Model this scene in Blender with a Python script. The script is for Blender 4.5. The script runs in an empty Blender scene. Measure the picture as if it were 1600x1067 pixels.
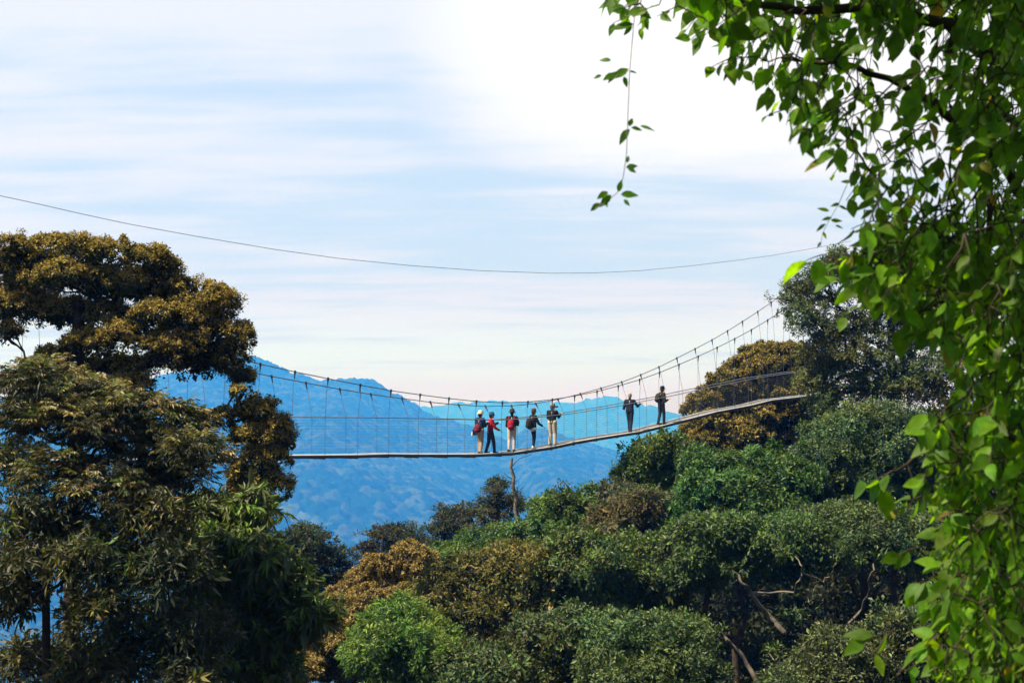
import bpy, bmesh, math, random
import numpy as np
from mathutils import Vector, Matrix

SC = bpy.context.scene
COL = SC.collection
R = math.radians

# ------------------------------------------------------------------ camera
F = 2222.2                       # focal length in pixels of a 1600 wide picture (50 mm)
HORIZON = 650.0
TH = math.atan((HORIZON - 533.5) / F)
cam_d = bpy.data.cameras.new('camera'); cam = bpy.data.objects.new('camera', cam_d); COL.objects.link(cam)
cam_d.lens = 50; cam_d.sensor_width = 36; cam_d.clip_start = 0.1; cam_d.clip_end = 60000
cam.rotation_euler = (R(90) + TH, 0, 0)
cam_d.dof.use_dof = True; cam_d.dof.focus_distance = 58; cam_d.dof.aperture_fstop = 8.0
SC.camera = cam

# ------------------------------------------------------------------ light
SUN_EL, SUN_AZ = 58.0, -116.0      # azimuth clockwise from +Y (the view direction)
sd = bpy.data.lights.new('sun', 'SUN'); sun = bpy.data.objects.new('sun', sd); COL.objects.link(sun)
sd.energy = 5.0; sd.angle = R(0.5); sd.color = (1.0, 0.91, 0.76)
sdir = Vector((math.sin(R(SUN_AZ)) * math.cos(R(SUN_EL)), math.cos(R(SUN_AZ)) * math.cos(R(SUN_EL)), math.sin(R(SUN_EL))))
sun.rotation_euler = (-sdir).to_track_quat('-Z', 'Y').to_euler()

W = bpy.data.worlds.new('World'); SC.world = W; W.use_nodes = True
nt = W.node_tree; nt.nodes.clear()
def N(t, **kw):
    n = nt.nodes.new(t)
    for k, v in kw.items(): setattr(n, k, v)
    return n
def L(a, b): nt.links.new(a, b)
def math_n(op, a, b=None, clamp=False):
    n = N('ShaderNodeMath', operation=op, use_clamp=clamp)
    for i, v in enumerate((a, b)):
        if v is None: continue
        if isinstance(v, (int, float)): n.inputs[i].default_value = v
        else: L(v, n.inputs[i])
    return n.outputs[0]
out = N('ShaderNodeOutputWorld'); bg = N('ShaderNodeBackground'); bg.inputs['Strength'].default_value = 0.1
sky = N('ShaderNodeTexSky', sky_type='NISHITA'); sky.sun_disc = False
sky.sun_elevation = R(SUN_EL); sky.sun_rotation = R(SUN_AZ); sky.air_density = 1.0; sky.dust_density = 0.6; sky.ozone_density = 2.0
tc = N('ShaderNodeTexCoord'); sep = N('ShaderNodeSeparateXYZ'); L(tc.outputs['Generated'], sep.inputs[0])
zz = math_n('ADD', math_n('MAXIMUM', sep.outputs['Z'], 0.0), 0.10)
cx = math_n('DIVIDE', sep.outputs['X'], zz); cy = math_n('DIVIDE', sep.outputs['Y'], zz)
comb = N('ShaderNodeCombineXYZ'); L(cx, comb.inputs[0]); L(cy, comb.inputs[1])
def noise(sx, sy, scale, detail, rough, off):
    m = N('ShaderNodeMapping'); m.inputs['Scale'].default_value = (sx, sy, 1); m.inputs['Location'].default_value = off
    L(comb.outputs[0], m.inputs[0])
    n = N('ShaderNodeTexNoise'); n.inputs['Scale'].default_value = scale; n.inputs['Detail'].default_value = detail
    n.inputs['Roughness'].default_value = rough; L(m.outputs[0], n.inputs['Vector']); return n.outputs['Fac']
n1 = noise(0.55, 1.0, 0.75, 4, 0.55, (3.1, 0.4, 0))        # broad banks
n2 = noise(0.36, 1.3, 3.3, 6, 0.58, (7.7, 1.9, 2))        # streaks
nsum = math_n('ADD', math_n('MULTIPLY', n1, 0.52), math_n('MULTIPLY', n2, 0.48))
# a thick bright bank of cloud, high to the right
glow_dir = Vector((0.17, 0.95, 0.275)).normalized()
dotn = N('ShaderNodeVectorMath', operation='DOT_PRODUCT'); L(tc.outputs['Generated'], dotn.inputs[0]); dotn.inputs[1].default_value = glow_dir
bank = N('ShaderNodeMapRange', interpolation_type='SMOOTHSTEP'); L(dotn.outputs['Value'], bank.inputs[0])
bank.inputs[1].default_value = math.cos(R(15)); bank.inputs[2].default_value = math.cos(R(1))
bank.inputs[3].default_value = 0.0; bank.inputs[4].default_value = 0.42
hi = N('ShaderNodeMapRange', interpolation_type='SMOOTHSTEP'); L(sep.outputs['Z'], hi.inputs[0]); hi.inputs[1].default_value = 0.10; hi.inputs[2].default_value = 0.30
bank_hi = math_n('MULTIPLY', bank.outputs[0], hi.outputs[0])
top = N('ShaderNodeMapRange', interpolation_type='SMOOTHSTEP'); L(sep.outputs['Z'], top.inputs[0])
top.inputs[1].default_value = 0.215; top.inputs[2].default_value = 0.31; top.inputs[3].default_value = 0; top.inputs[4].default_value = 0.22
low = N('ShaderNodeMapRange', interpolation_type='SMOOTHSTEP'); L(sep.outputs['Z'], low.inputs[0])
low.inputs[1].default_value = 0.10; low.inputs[2].default_value = 0.0; low.inputs[3].default_value = 0; low.inputs[4].default_value = 0.10
msum = math_n('ADD', math_n('ADD', nsum, bank_hi), math_n('ADD', top.outputs[0], low.outputs[0]))
mask = N('ShaderNodeMapRange', interpolation_type='SMOOTHSTEP'); L(msum, mask.inputs[0])
mask.inputs[1].default_value = 0.39; mask.inputs[2].default_value = 0.59; mask.inputs[3].default_value = 0.03; mask.inputs[4].default_value = 1.0
skym = N('ShaderNodeMix', data_type='RGBA', blend_type='MULTIPLY'); skym.inputs[0].default_value = 1.0
L(sky.outputs[0], skym.inputs[6]); skym.inputs[7].default_value = (1.0, 1.0, 1.0, 1)
pale = N('ShaderNodeMix', data_type='RGBA'); pale.inputs[0].default_value = 0.86
L(skym.outputs[2], pale.inputs[6]); pale.inputs[7].default_value = (3.1, 4.0, 5.05, 1)      # thin high veil over the blue
mixc = N('ShaderNodeMix', data_type='RGBA'); L(mask.outputs[0], mixc.inputs[0])
L(pale.outputs[2], mixc.inputs[6]); cl_b = N('ShaderNodeMix', data_type='RGBA'); L(bank_hi, cl_b.inputs[0]); cl_b.inputs[6].default_value = (4.3, 4.65, 5.3, 1); cl_b.inputs[7].default_value = (9, 9, 9, 1)
lowg = N('ShaderNodeMapRange', interpolation_type='SMOOTHSTEP'); L(sep.outputs['Z'], lowg.inputs[0]); lowg.inputs[1].default_value = 0.09; lowg.inputs[2].default_value = 0.0
hor = N('ShaderNodeMix', data_type='RGBA', blend_type='MULTIPLY'); L(lowg.outputs[0], hor.inputs[0]); hor.inputs[7].default_value = (1.05, 1.55, 1.3, 1)   # paler, brighter cloud low down
L(cl_b.outputs[2], hor.inputs[6]); L(hor.outputs[2], mixc.inputs[7])
# the bright cloud deck stands ahead; the unseen sky is dulled to deepen the shade
fy = N('ShaderNodeMapRange', interpolation_type='SMOOTHSTEP'); L(sep.outputs['Y'], fy.inputs[0]); fy.inputs[1].default_value = -0.15; fy.inputs[2].default_value = 0.55
fz = N('ShaderNodeMapRange', interpolation_type='SMOOTHSTEP'); L(sep.outputs['Z'], fz.inputs[0]); fz.inputs[1].default_value = 0.75; fz.inputs[2].default_value = 0.36
ff = math_n('MULTIPLY', fy.outputs[0], fz.outputs[0])
clear = N('ShaderNodeMix', data_type='RGBA'); L(ff, clear.inputs[0]); thin = N('ShaderNodeMix', data_type='RGBA'); thin.inputs[0].default_value = 0.8; L(sky.outputs[0], thin.inputs[6]); thin.inputs[7].default_value = (1.15, 1.15, 1.15, 1)   # unseen grey mixed in to neutralise the fill light
L(thin.outputs[2], clear.inputs[6]); L(mixc.outputs[2], clear.inputs[7])
L(clear.outputs[2], bg.inputs['Color']); L(bg.outputs[0], out.inputs['Surface'])

SC.view_settings.view_transform = 'Standard'; SC.view_settings.look = 'None'
SC.view_settings.exposure = 1.0; SC.view_settings.gamma = 1.0; SC.view_settings.use_curve_mapping = False
SC.render.engine = 'CYCLES'
cy_ = SC.cycles
cy_.max_bounces = 6; cy_.diffuse_bounces = 3; cy_.glossy_bounces = 2; cy_.transmission_bounces = 4; cy_.volume_bounces = 1
cy_.transparent_max_bounces = 4; cy_.caustics_reflective = False; cy_.caustics_refractive = False
cy_.use_denoising = True; cy_.sample_clamp_indirect = 4

# ------------------------------------------------------------------ helpers
def P(px, py, d):
    """World point seen at photograph pixel (px, py) at forward distance d."""
    a = (px - 800.0) / F; b = (533.5 - py) / F
    v = np.array([a, math.cos(TH) - b * math.sin(TH), math.sin(TH) + b * math.cos(TH)])
    return v * (d / v[1])

def sm(a, b, x):
    t = np.clip((x - a) / (b - a), 0, 1); return t * t * (3 - 2 * t)

def tag(o, label=None, cat=None, group=None, kind=None):
    if label: o['label'] = label
    if cat: o['category'] = cat
    if group: o['group'] = group
    if kind: o['kind'] = kind
    return o

def empty(name, loc, label=None, cat=None, group=None, rz=0.0):
    o = bpy.data.objects.new(name, None); COL.objects.link(o); o.location = loc; o.rotation_euler = (0, 0, rz)
    o.empty_display_size = 0.3
    return tag(o, label, cat, group)

class MB:
    def __init__(s): s.v = []; s.f = []; s.c = []; s.m = []; s.n = 0
    def add(s, v, faces, col=(0.5, 0.5, 0.5), mat=0):
        v = np.asarray(v, dtype=np.float64).reshape(-1, 3); f = np.asarray(faces, dtype=np.int64)
        c = np.asarray(col, dtype=np.float64)
        if c.ndim == 1: c = np.repeat(c[None, :], len(v), 0)
        s.v.append(v); s.f.append(f + s.n); s.c.append(c); s.m.append(np.full(len(f), mat)); s.n += len(v)
    def box(s, c, h, mat=0, rot=None, col=(0.5, 0.5, 0.5)):
        q = np.array([[x, y, z] for x in (-1, 1) for y in (-1, 1) for z in (-1, 1)], float) * np.array(h)
        if rot is not None: q = q @ np.array(rot).T
        s.add(q + np.array(c), [[0, 1, 3, 2], [4, 6, 7, 5], [0, 4, 5, 1], [2, 3, 7, 6], [0, 2, 6, 4], [1, 5, 7, 3]], col, mat)
    def tube(s, pts, rad, sides=6, mat=0, col=(0.5, 0.5, 0.5)):
        pts = np.asarray(pts, float); n = len(pts)
        rad = np.full(n, rad) if np.isscalar(rad) else np.asarray(rad, float)
        t = np.gradient(pts, axis=0); t /= np.linalg.norm(t, axis=1)[:, None] + 1e-9
        ref = np.where(np.abs(t[:, 2:3]) > 0.9, np.array([[1., 0, 0]]), np.array([[0, 0, 1.]]))
        if n > 2: ref = np.repeat(ref[n // 2][None], n, 0)
        a = np.cross(t, ref); a /= np.linalg.norm(a, axis=1)[:, None] + 1e-9; b = np.cross(t, a)
        ang = np.arange(sides) * 2 * math.pi / sides
        v = pts[:, None] + rad[:, None, None] * (np.cos(ang)[None, :, None] * a[:, None] + np.sin(ang)[None, :, None] * b[:, None])
        i, j = np.meshgrid(np.arange(n - 1), np.arange(sides), indexing='ij'); j2 = (j + 1) % sides
        f = np.stack([i * sides + j, i * sides + j2, (i + 1) * sides + j2, (i + 1) * sides + j], -1).reshape(-1, 4)
        s.add(v.reshape(-1, 3), f, col, mat)
    def build(s, name, mats, parent=None, smooth=False, origin=(0, 0, 0)):
        me = bpy.data.meshes.new(name)
        v = np.concatenate(s.v) - np.array(origin, float); c = np.concatenate(s.c); m = np.concatenate(s.m)
        me.vertices.add(len(v)); me.vertices.foreach_set('co', v.astype(np.float32).ravel())
        sizes = np.concatenate([np.full(len(f), f.shape[1]) for f in s.f]); idx = np.concatenate([f.ravel() for f in s.f])
        me.loops.add(len(idx)); me.loops.foreach_set('vertex_index', idx.astype(np.int32))
        me.polygons.add(len(sizes)); st = np.concatenate([[0], np.cumsum(sizes)[:-1]])
        me.polygons.foreach_set('loop_start', st.astype(np.int32))
        mats = mats if isinstance(mats, (list, tuple)) else [mats]
        for mm in mats: me.materials.append(mm)
        me.polygons.foreach_set('material_index', m.astype(np.int32))
        me.update(calc_edges=True)
        at = me.attributes.new('tint', 'FLOAT_COLOR', 'POINT')
        at.data.foreach_set('color', np.concatenate([c, np.ones((len(c), 1))], 1).astype(np.float32).ravel())
        (me.shade_smooth if smooth else me.shade_flat)()
        o = bpy.data.objects.new(name, me); COL.objects.link(o)
        if parent is not None: o.parent = parent
        o.location = (0, 0, 0) if parent is not None else origin
        return o

# ------------------------------------------------------------------ materials
def mat(name, col, rough=0.6, spec=0.4, metal=0.0, var=0.12, scale=8.0, bump=0.0):
    m = bpy.data.materials.new(name); m.use_nodes = True; t = m.node_tree; b = t.nodes['Principled BSDF']
    b.inputs['Roughness'].default_value = rough; b.inputs['Specular IOR Level'].default_value = spec; b.inputs['Metallic'].default_value = metal
    n = t.nodes.new('ShaderNodeTexNoise'); n.inputs['Scale'].default_value = scale; n.inputs['Detail'].default_value = 4
    g = t.nodes.new('ShaderNodeTexCoord'); t.links.new(g.outputs['Object'], n.inputs['Vector'])
    r = t.nodes.new('ShaderNodeValToRGB'); r.color_ramp.elements[0].position = 0.3; r.color_ramp.elements[1].position = 0.7
    r.color_ramp.elements[0].color = tuple(c * (1 - var) for c in col) + (1,); r.color_ramp.elements[1].color = tuple(min(1, c * (1 + var)) for c in col) + (1,)
    t.links.new(n.outputs['Fac'], r.inputs[0]); t.links.new(r.outputs[0], b.inputs['Base Color'])
    if bump:
        bp = t.nodes.new('ShaderNodeBump'); bp.inputs['Strength'].default_value = bump; bp.inputs['Distance'].default_value = 0.02
        t.links.new(n.outputs['Fac'], bp.inputs['Height']); t.links.new(bp.outputs[0], b.inputs['Normal'])
    return m

def leaf_mat(name, trans=0.3, rough=0.45, spec=0.35, tcol=(1.3, 1.5, 0.7), noise_scale=0.0):
    m = bpy.data.materials.new(name); m.use_nodes = True; t = m.node_tree; b = t.nodes['Principled BSDF']; o = t.nodes['Material Output']
    b.inputs['Roughness'].default_value = rough; b.inputs['Specular IOR Level'].default_value = spec
    a = t.nodes.new('ShaderNodeAttribute'); a.attribute_name = 'tint'
    src = a.outputs['Color']
    if noise_scale:
        g = t.nodes.new('ShaderNodeTexCoord'); n = t.nodes.new('ShaderNodeTexNoise'); n.inputs['Scale'].default_value = noise_scale; n.inputs['Detail'].default_value = 3
        t.links.new(g.outputs['Object'], n.inputs['Vector'])
        rr = t.nodes.new('ShaderNodeMapRange'); t.links.new(n.outputs['Fac'], rr.inputs[0]); rr.inputs[1].default_value = .3; rr.inputs[2].default_value = .7
        rr.inputs[3].default_value = 0.72; rr.inputs[4].default_value = 1.28
        x = t.nodes.new('ShaderNodeVectorMath'); x.operation = 'SCALE'; t.links.new(src, x.inputs[0]); t.links.new(rr.outputs[0], x.inputs['Scale']); src = x.outputs[0]
    if noise_scale:
        n2_ = t.nodes.new('ShaderNodeTexNoise'); n2_.inputs['Scale'].default_value = noise_scale * 1.6; n2_.inputs['Detail'].default_value = 5; t.links.new(g.outputs['Object'], n2_.inputs['Vector'])
        mr = t.nodes.new('ShaderNodeMapRange'); t.links.new(n2_.outputs['Fac'], mr.inputs[0]); mr.inputs[1].default_value = .63; mr.inputs[2].default_value = .70
        mb = t.nodes.new('ShaderNodeMix'); mb.data_type = 'RGBA'; t.links.new(mr.outputs[0], mb.inputs[0]); t.links.new(src, mb.inputs[6]); mb.inputs[7].default_value = (.09, .06, .015, 1); src = mb.outputs[2]
    t.links.new(src, b.inputs['Base Color'])
    tr = t.nodes.new('ShaderNodeBsdfTranslucent')
    mu = t.nodes.new('ShaderNodeVectorMath'); mu.operation = 'MULTIPLY'; t.links.new(src, mu.inputs[0]); mu.inputs[1].default_value = tcol
    t.links.new(mu.outputs[0], tr.inputs['Color'])
    mx = t.nodes.new('ShaderNodeMixShader'); mx.inputs[0].default_value = trans
    t.links.new(b.outputs[0], mx.inputs[1]); t.links.new(tr.outputs[0], mx.inputs[2]); t.links.new(mx.outputs[0], o.inputs['Surface'])
    return m

M_bark = mat('dark_bark', (0.045, 0.034, 0.024), 0.9, 0.1, var=0.5, scale=5, bump=0.6)
M_pale_bark = mat('pale_bark', (0.13, 0.11, 0.085), 0.9, 0.1, var=0.5, scale=4, bump=0.6)
M_snag = mat('weathered_snag', (0.15, 0.13, 0.11), 0.9, 0.1, var=.6, scale=6, bump=.8)
M_leaf = leaf_mat('matt_foliage', 0.22, 0.55, 0.25)
M_gloss = leaf_mat('glossy_foliage', 0.22, 0.5, 0.3)
M_gold = leaf_mat('bronze_foliage', 0.25, 0.7, 0.1, tcol=(1.2, 1.15, 0.6))
M_vine = leaf_mat('broad_leaf', 0.5, 0.5, 0.18, tcol=(2.7, 2.7, 0.5), noise_scale=40)
M_soil = mat('forest_floor', (0.014, 0.014, 0.007), 0.95, 0.1, var=0.5, scale=0.6)
M_hill = leaf_mat('canopy_far', 0.0, 0.9, 0.05)
M_alu = mat('aluminium', (0.72, 0.72, 0.70), 0.42, 0.5, metal=0.25, var=0.1, scale=3)
M_plank = mat('weathered_plank', (0.19, 0.18, 0.165), 0.8, 0.2, var=0.3, scale=5)
M_beam = mat('deck_beam', (0.085, 0.072, 0.06), 0.7, 0.3, var=0.3, scale=2)
M_cable = mat('steel_cable', (0.13, 0.14, 0.16), 0.5, 0.4, metal=0.5)
M_rail = mat('galvanised_rail', (0.30, 0.32, 0.34), 0.4, 0.4, metal=0.6)
M_rope = mat('net_wire', (0.10, 0.12, 0.15), 0.6, 0.3)
M_clamp = mat('clamp_iron', (0.03, 0.03, 0.035), 0.5, 0.4)
M_skin = mat('skin', (0.50, 0.31, 0.22), 0.5, 0.3, var=0.06)

# ------------------------------------------------------------------ noise in numpy
def vnoise(x, y, seed):
    rs = np.random.RandomState(seed); T = rs.rand(256, 256)
    xi = np.floor(x).astype(int); yi = np.floor(y).astype(int); fx = x - xi; fy = y - yi
    fx = fx * fx * (3 - 2 * fx); fy = fy * fy * (3 - 2 * fy)
    g = lambda a, b: T[a % 256, b % 256]
    return (g(xi, yi) * (1 - fx) + g(xi + 1, yi) * fx) * (1 - fy) + (g(xi, yi + 1) * (1 - fx) + g(xi + 1, yi + 1) * fx) * fy
def fbm(x, y, seed, o=4):
    s = 0; a = 1; tot = 0
    for i in range(o): s = s + a * vnoise(x * 2**i, y * 2**i, seed + i); tot += a; a *= 0.5
    return s / tot

# ------------------------------------------------------------------ ground and hills
X75 = [-9000, -80, -40, -20, -11, -3, 7, 16, 40, 100, 9000]
H75 = [-112, -95, -58, -32, -22, -15.5, -10.5, -6, 3, 10, 30]
YD = [20, 40, 60, 75, 90, 120, 200, 330, 2000, 20000]; DY = [-12, -9, -3.5, 0, 0, -20, -90, -140, -800, -800]
def ground(x, y):
    x = np.asarray(x, float); y = np.asarray(y, float)
    far = np.interp(x, X75, H75) + np.interp(y, YD, DY)
    far = np.maximum(far, -600 + 15 * np.sin(x * .0024))
    near = -1.75 + 0.06 * np.clip(x, -60, 60) - 0.22 * np.maximum(y, 0)
    w = sm(2, 24, y)
    return near * (1 - w) + far * w

def grid_mesh(name, X, Y, Z, m, col=None, smooth=True):
    ny, nx = X.shape; b = MB()
    i, j = np.meshgrid(np.arange(ny - 1), np.arange(nx - 1), indexing='ij')
    f = np.stack([i * nx + j, i * nx + j + 1, (i + 1) * nx + j + 1, (i + 1) * nx + j], -1).reshape(-1, 4)
    b.add(np.stack([X, Y, Z], -1).reshape(-1, 3), f, (0.03, 0.03, 0.02) if col is None else col.reshape(-1, 3))
    return b.build(name, m, smooth=smooth)

u = np.linspace(-1, 1, 161); gx = 14000 * np.sign(u) * np.abs(u)**3.4
v = np.linspace(0, 1, 201); gy = -150 + 17100 * v**3.6
GX, GY = np.meshgrid(gx, gy); GZ = ground(GX, GY)
GZ = GZ + (fbm(GX / 6, GY / 6, 5) - .5) * 1.2 * sm(10, 30, GY)
g = grid_mesh('ground', GX, GY, GZ, M_soil); tag(g, 'dark forest floor falling from the near slope into the valley', 'ground', kind='structure')

def hill(name, label, Yc, Yf, zf, depth_back, crest_px, crest_py, crown, step, xr, seed, spur):
    cx_ = (np.array(crest_px, float) - 800) / F * Yc; cz = (HORIZON - np.array(crest_py, float)) / F * Yc - crown * 0.25
    xs = np.arange(xr[0], xr[1], step); ys = np.concatenate([np.arange(Yf, Yc + crown * 3, step * 1.25), np.linspace(Yc + crown * 3 + 4, Yc + depth_back, 24)])
    X, Y = np.meshgrid(xs, ys)
    crest = np.interp(X, cx_, cz) + (fbm(X / (crown * 5), X * 0 + 3, seed) - .5) * crown * 0.9
    t = (Y - Yf) / (Yc - Yf)
    z = zf + (crest - zf) * np.clip(t, 0, 1)**0.85
    z = np.where(t > 1, crest - (Y - Yc) * 0.55, z)
    env = np.sin(np.pi * np.clip(t, 0, 1))
    z = z + env * spur * (fbm(X / (spur * 4) + .3 * Y / spur / 4, Y / (spur * 9), seed + 9) - .5) * 2
    # tree crowns: domes on a jittered lattice
    s = crown; rs = np.random.RandomState(seed); n = 512
    jx = rs.rand(n, n); jy = rs.rand(n, n); jr = 0.55 + 0.6 * rs.rand(n, n); jc = rs.rand(n, n); jk = rs.rand(n, n)
    wx = X + (vnoise(X / s * 1.7, Y / s * 1.7, seed + 3) - .5) * s * .7; wy = Y + (vnoise(X / s * 1.7 + 9, Y / s * 1.7, seed + 4) - .5) * s * .7
    ci = np.floor(wx / s).astype(int); cj = np.floor(wy / s).astype(int)
    best = np.full(X.shape, -1.0); shade = np.zeros(X.shape); kind = np.zeros(X.shape)
    for a in (-1, 0, 1):
        for b in (-1, 0, 1):
            ii = ci + a; jj = cj + b; k0 = (ii % n, jj % n)
            px = (ii + jx[k0]) * s; py = (jj + jy[k0]) * s; r = jr[k0] * s * .85
            d2 = ((wx - px)**2 + (wy - py)**2) / r**2
            h = np.sqrt(np.maximum(0, 1 - d2)) * r * 0.75
            up = h > best; best = np.where(up, h, best); shade = np.where(up, jc[k0], shade); kind = np.where(up, jk[k0], kind)
    z = z + np.maximum(best, 0) + (fbm(X / s * 4, Y / s * 4, seed + 20, 2) - .5) * s * .35 + (vnoise(X / step / 1.5, Y / step / 1.5, seed + 31) - .5) * step * .8
    big = fbm(X / (s * 6), Y / (s * 6), seed + 40)
    c = np.zeros(X.shape + (3,)); c[:] = (0.006, 0.026, 0.010)
    c *= (0.55 + 0.9 * shade)[..., None]
    palec = np.array((0.20, 0.26, 0.22)); w = sm(.50, .66, big) * sm(.3, .9, shade) * .26 * np.clip(1.25 - t, 0, 1); c = c * (1 - w[..., None]) + palec * w[..., None]
    w2 = ((kind < 0.22)).astype(float) * .6; c = c * (1 - w2[..., None]) + np.array((0.045, 0.065, 0.03)) * w2[..., None]
    o = grid_mesh(name, X, Y, z, M_hill, c, smooth=True); tag(o, label, 'hill', kind='structure'); return o

hill('forested_hill', 'blue hazy forested mountainside rising behind the bridge', 6500, 2450, -612, 1250,
     [-200, 0, 100, 230, 300, 340, 380, 400, 430, 450, 480, 500, 520, 540, 560, 575, 600, 640, 660, 690, 733, 760, 790, 806, 825, 850, 864, 880, 900, 918, 945, 981, 1060, 1300, 1800],
     [640, 625, 612, 598, 578, 566, 557, 560, 572, 583, 590, 597, 592, 591, 596, 594, 606, 626, 640, 653, 664, 678, 690, 684, 671, 671, 674, 681, 687, 693, 703, 711, 725, 750, 770],
     27.0, 5.0, (-2880, 1550), 11, 120)
hill('far_hill', 'pale blue far ridge with a low rounded summit', 16000, 12500, -800, 900,
     [-800, 300, 600, 720, 765, 800, 840, 880, 900, 922, 943, 963, 990, 1010, 1035, 1064, 1100, 1300, 2200],
     [690, 650, 640, 634, 628, 629, 631, 630, 629, 624, 620, 623, 631, 637, 645, 649, 655, 690, 700],
     64.0, 25.0, (-6200, 6200), 57, 280)

# ------------------------------------------------------------------ foliage
def unit(a): return a / (np.linalg.norm(a, axis=-1, keepdims=True) + 1e-9)

def leaves(b, rng, pos, axis, Ln, Wd, nrm=None, droop=0.15, col=None, matid=0):
    """Many pointed leaves, one folded quad each."""
    n = len(pos); a = unit(axis)
    if nrm is None: nrm = rng.normal(size=(n, 3)) + np.array([0, 0, 0.9])
    side = unit(np.cross(a, nrm)); nn = np.cross(side, a)
    Ln = np.asarray(Ln).reshape(-1, 1); Wd = np.asarray(Wd).reshape(-1, 1)
    mid = pos + a * Ln * 0.48
    tip = pos + a * Ln + np.array([0, 0, -1.0]) * Ln * droop
    v = np.stack([pos, mid + side * Wd * .5 + nn * Wd * .12, tip, mid - side * Wd * .5 + nn * Wd * .12], 1)
    f = np.arange(n * 4).reshape(n, 4)
    b.add(v.reshape(-1, 3), f, np.repeat(col, 4, 0), matid)

def pick(rng, pal, n, jit=0.25):
    pal = np.array(pal, float) * np.array([1.0, 1.07, .78]); c = pal[rng.integers(0, len(pal), n)]
    return c * (1 + jit * (rng.random((n, 1)) * 2 - 1)) * (1 + 0.08 * rng.normal(size=(n, 3))).clip(0.7, 1.3)

def clump_geo(clumps, D, rng, thick=1.0, back=0.6):
    """Pixel-traced masses become ellipsoids; more of them stand behind so the crown is as deep as it is wide."""
    outc = []
    for cl in clumps:
        px, py, rx, ry = cl[:4]; dd = cl[4] if len(cl) > 4 else rng.uniform(-1, 1)
        d = D + dd; c = P(px, py, d); s = d / F
        r = np.array([rx * s, (rx + ry) * .5 * s * thick, ry * s]); outc.append((c, r))
        if rng.random() < back:
            k = rng.uniform(0.7, 0.9); c2 = c + np.array([rng.uniform(-.3, .3) * r[0], r[1] * 1.5, -r[2] * rng.uniform(0, .3)])
            outc.append((c2, r * k))
    return outc

def tufts(cl, rng, spacing, low=0.55, depth=(0.85, 1.05), sub=0.44, subr=(.34, 1.05), cover=1.9, ragged=.14):
    """Each mass carries rounded sub-masses on its outside; shoots stand on the outer faces of those."""
    C = []; Nn = []; K = []; core = []
    for k, (c, r) in enumerate(cl):
        p = 1.6; area = 4 * math.pi * (((r[0] * r[1])**p + (r[0] * r[2])**p + (r[1] * r[2])**p) / 3)**(1 / p)
        s0 = float(np.clip(sub * r.mean(), *subr)); m = max(4, int(area / (math.pi * s0**2) * cover * .55))
        d = unit(rng.normal(size=(m * 3, 3))); d = d[(d[:, 2] > -0.3) | (rng.random(m * 3) < low * .6)][:m]
        for e0 in d:
            sr = s0 * rng.uniform(.7, 1.3) * np.array([1, 1, .8]); sc = c + e0 * np.maximum(r - sr * .7, r * .35) * (rng.uniform(.72, 1.26) if ragged > .1 else rng.uniform(.9, 1.06))
            n = max(3, int(4 * math.pi * sr[0]**2 * .9 / spacing**2 * .6))
            e = unit(rng.normal(size=(n * 3, 3))); e = e[(e @ e0 > -.25) & ((e[:, 2] > -.35) | (rng.random(n * 3) < low))][:n]
            q = rng.uniform(*depth, size=(len(e), 1)); q = np.where(rng.random(q.shape) < ragged, q * rng.uniform(1.1, 1.8, q.shape), q)
            C.append(sc + e * sr * q); Nn.append(unit(e + .25 * e0)); K.append(np.full(len(e), k))
        n = max(4, int(area / .45**2 * .5)); e = unit(rng.normal(size=(n, 3))); core.append(c + e * r * rng.uniform(.15, .62, size=(n, 1)))
    return np.concatenate(C), np.concatenate(Nn), np.concatenate(K), np.concatenate(core)

def limbs(b, rng, base, top, cl, r0, n_twig=0, C=None, K=None, col=(0.1, 0.1, 0.1), wob=0.5, start=0.35, twig_r=0.018):
    base = np.array(base, float); top = np.array(top, float); H = np.linalg.norm(top - base)
    t = np.linspace(0, 1, 9); path = base + (top - base) * t[:, None]
    path[1:-1, :2] += rng.normal(size=(7, 2)) * wob * 0.3 * np.sin(np.pi * t[1:-1, None])
    path = np.concatenate([path, ])
    b.tube(path, r0 * (1 - 0.62 * t) * (1 + 0.5 * np.exp(-t * 14)), 9)
    nodes = [base + (top - base) * f for f in np.linspace(start, .97, 10)]
    order = sorted(range(len(cl)), key=lambda k: np.linalg.norm(cl[k][0] - top) )
    for k in order:
        c, r = cl[k]; na = np.array(nodes)
        s = na[int(np.argmin(np.linalg.norm(na - c, axis=1) + .9 * np.maximum(0, na[:, 2] - c[2] + .5)))]
        m = (s + c) / 2 + np.array([rng.normal() * .12, rng.normal() * .12, .10 * np.linalg.norm(c - s) * rng.uniform(-1, 1)])
        q = np.linspace(0, 1, 7)[:, None]
        pp = (1 - q)**2 * s + 2 * q * (1 - q) * m + q**2 * c
        pp[1:-1] += rng.normal(size=(5, 3)) * 0.06 * wob
        rr = min(r0 * 0.4, 0.03 + 0.035 * float(np.mean(r)))
        b.tube(pp, np.linspace(rr, rr * .5, 7), 6); nodes += [pp[3], pp[5], pp[6]]
        if n_twig and C is not None:
            ids = np.where(K == k)[0]
            if len(ids):
                for i in rng.choice(ids, min(n_twig, len(ids)), replace=False):
                    e = C[i]; st = pp[rng.integers(2, 7)]
                    mm = (st + e) / 2 + rng.normal(size=3) * 0.12 * np.linalg.norm(e - st)
                    b.tube(np.stack([st, mm * .7 + st * .3, mm * .6 + e * .4, e]), np.array([1.6, 1.3, 1.0, .5]) * twig_r, 4)

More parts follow.
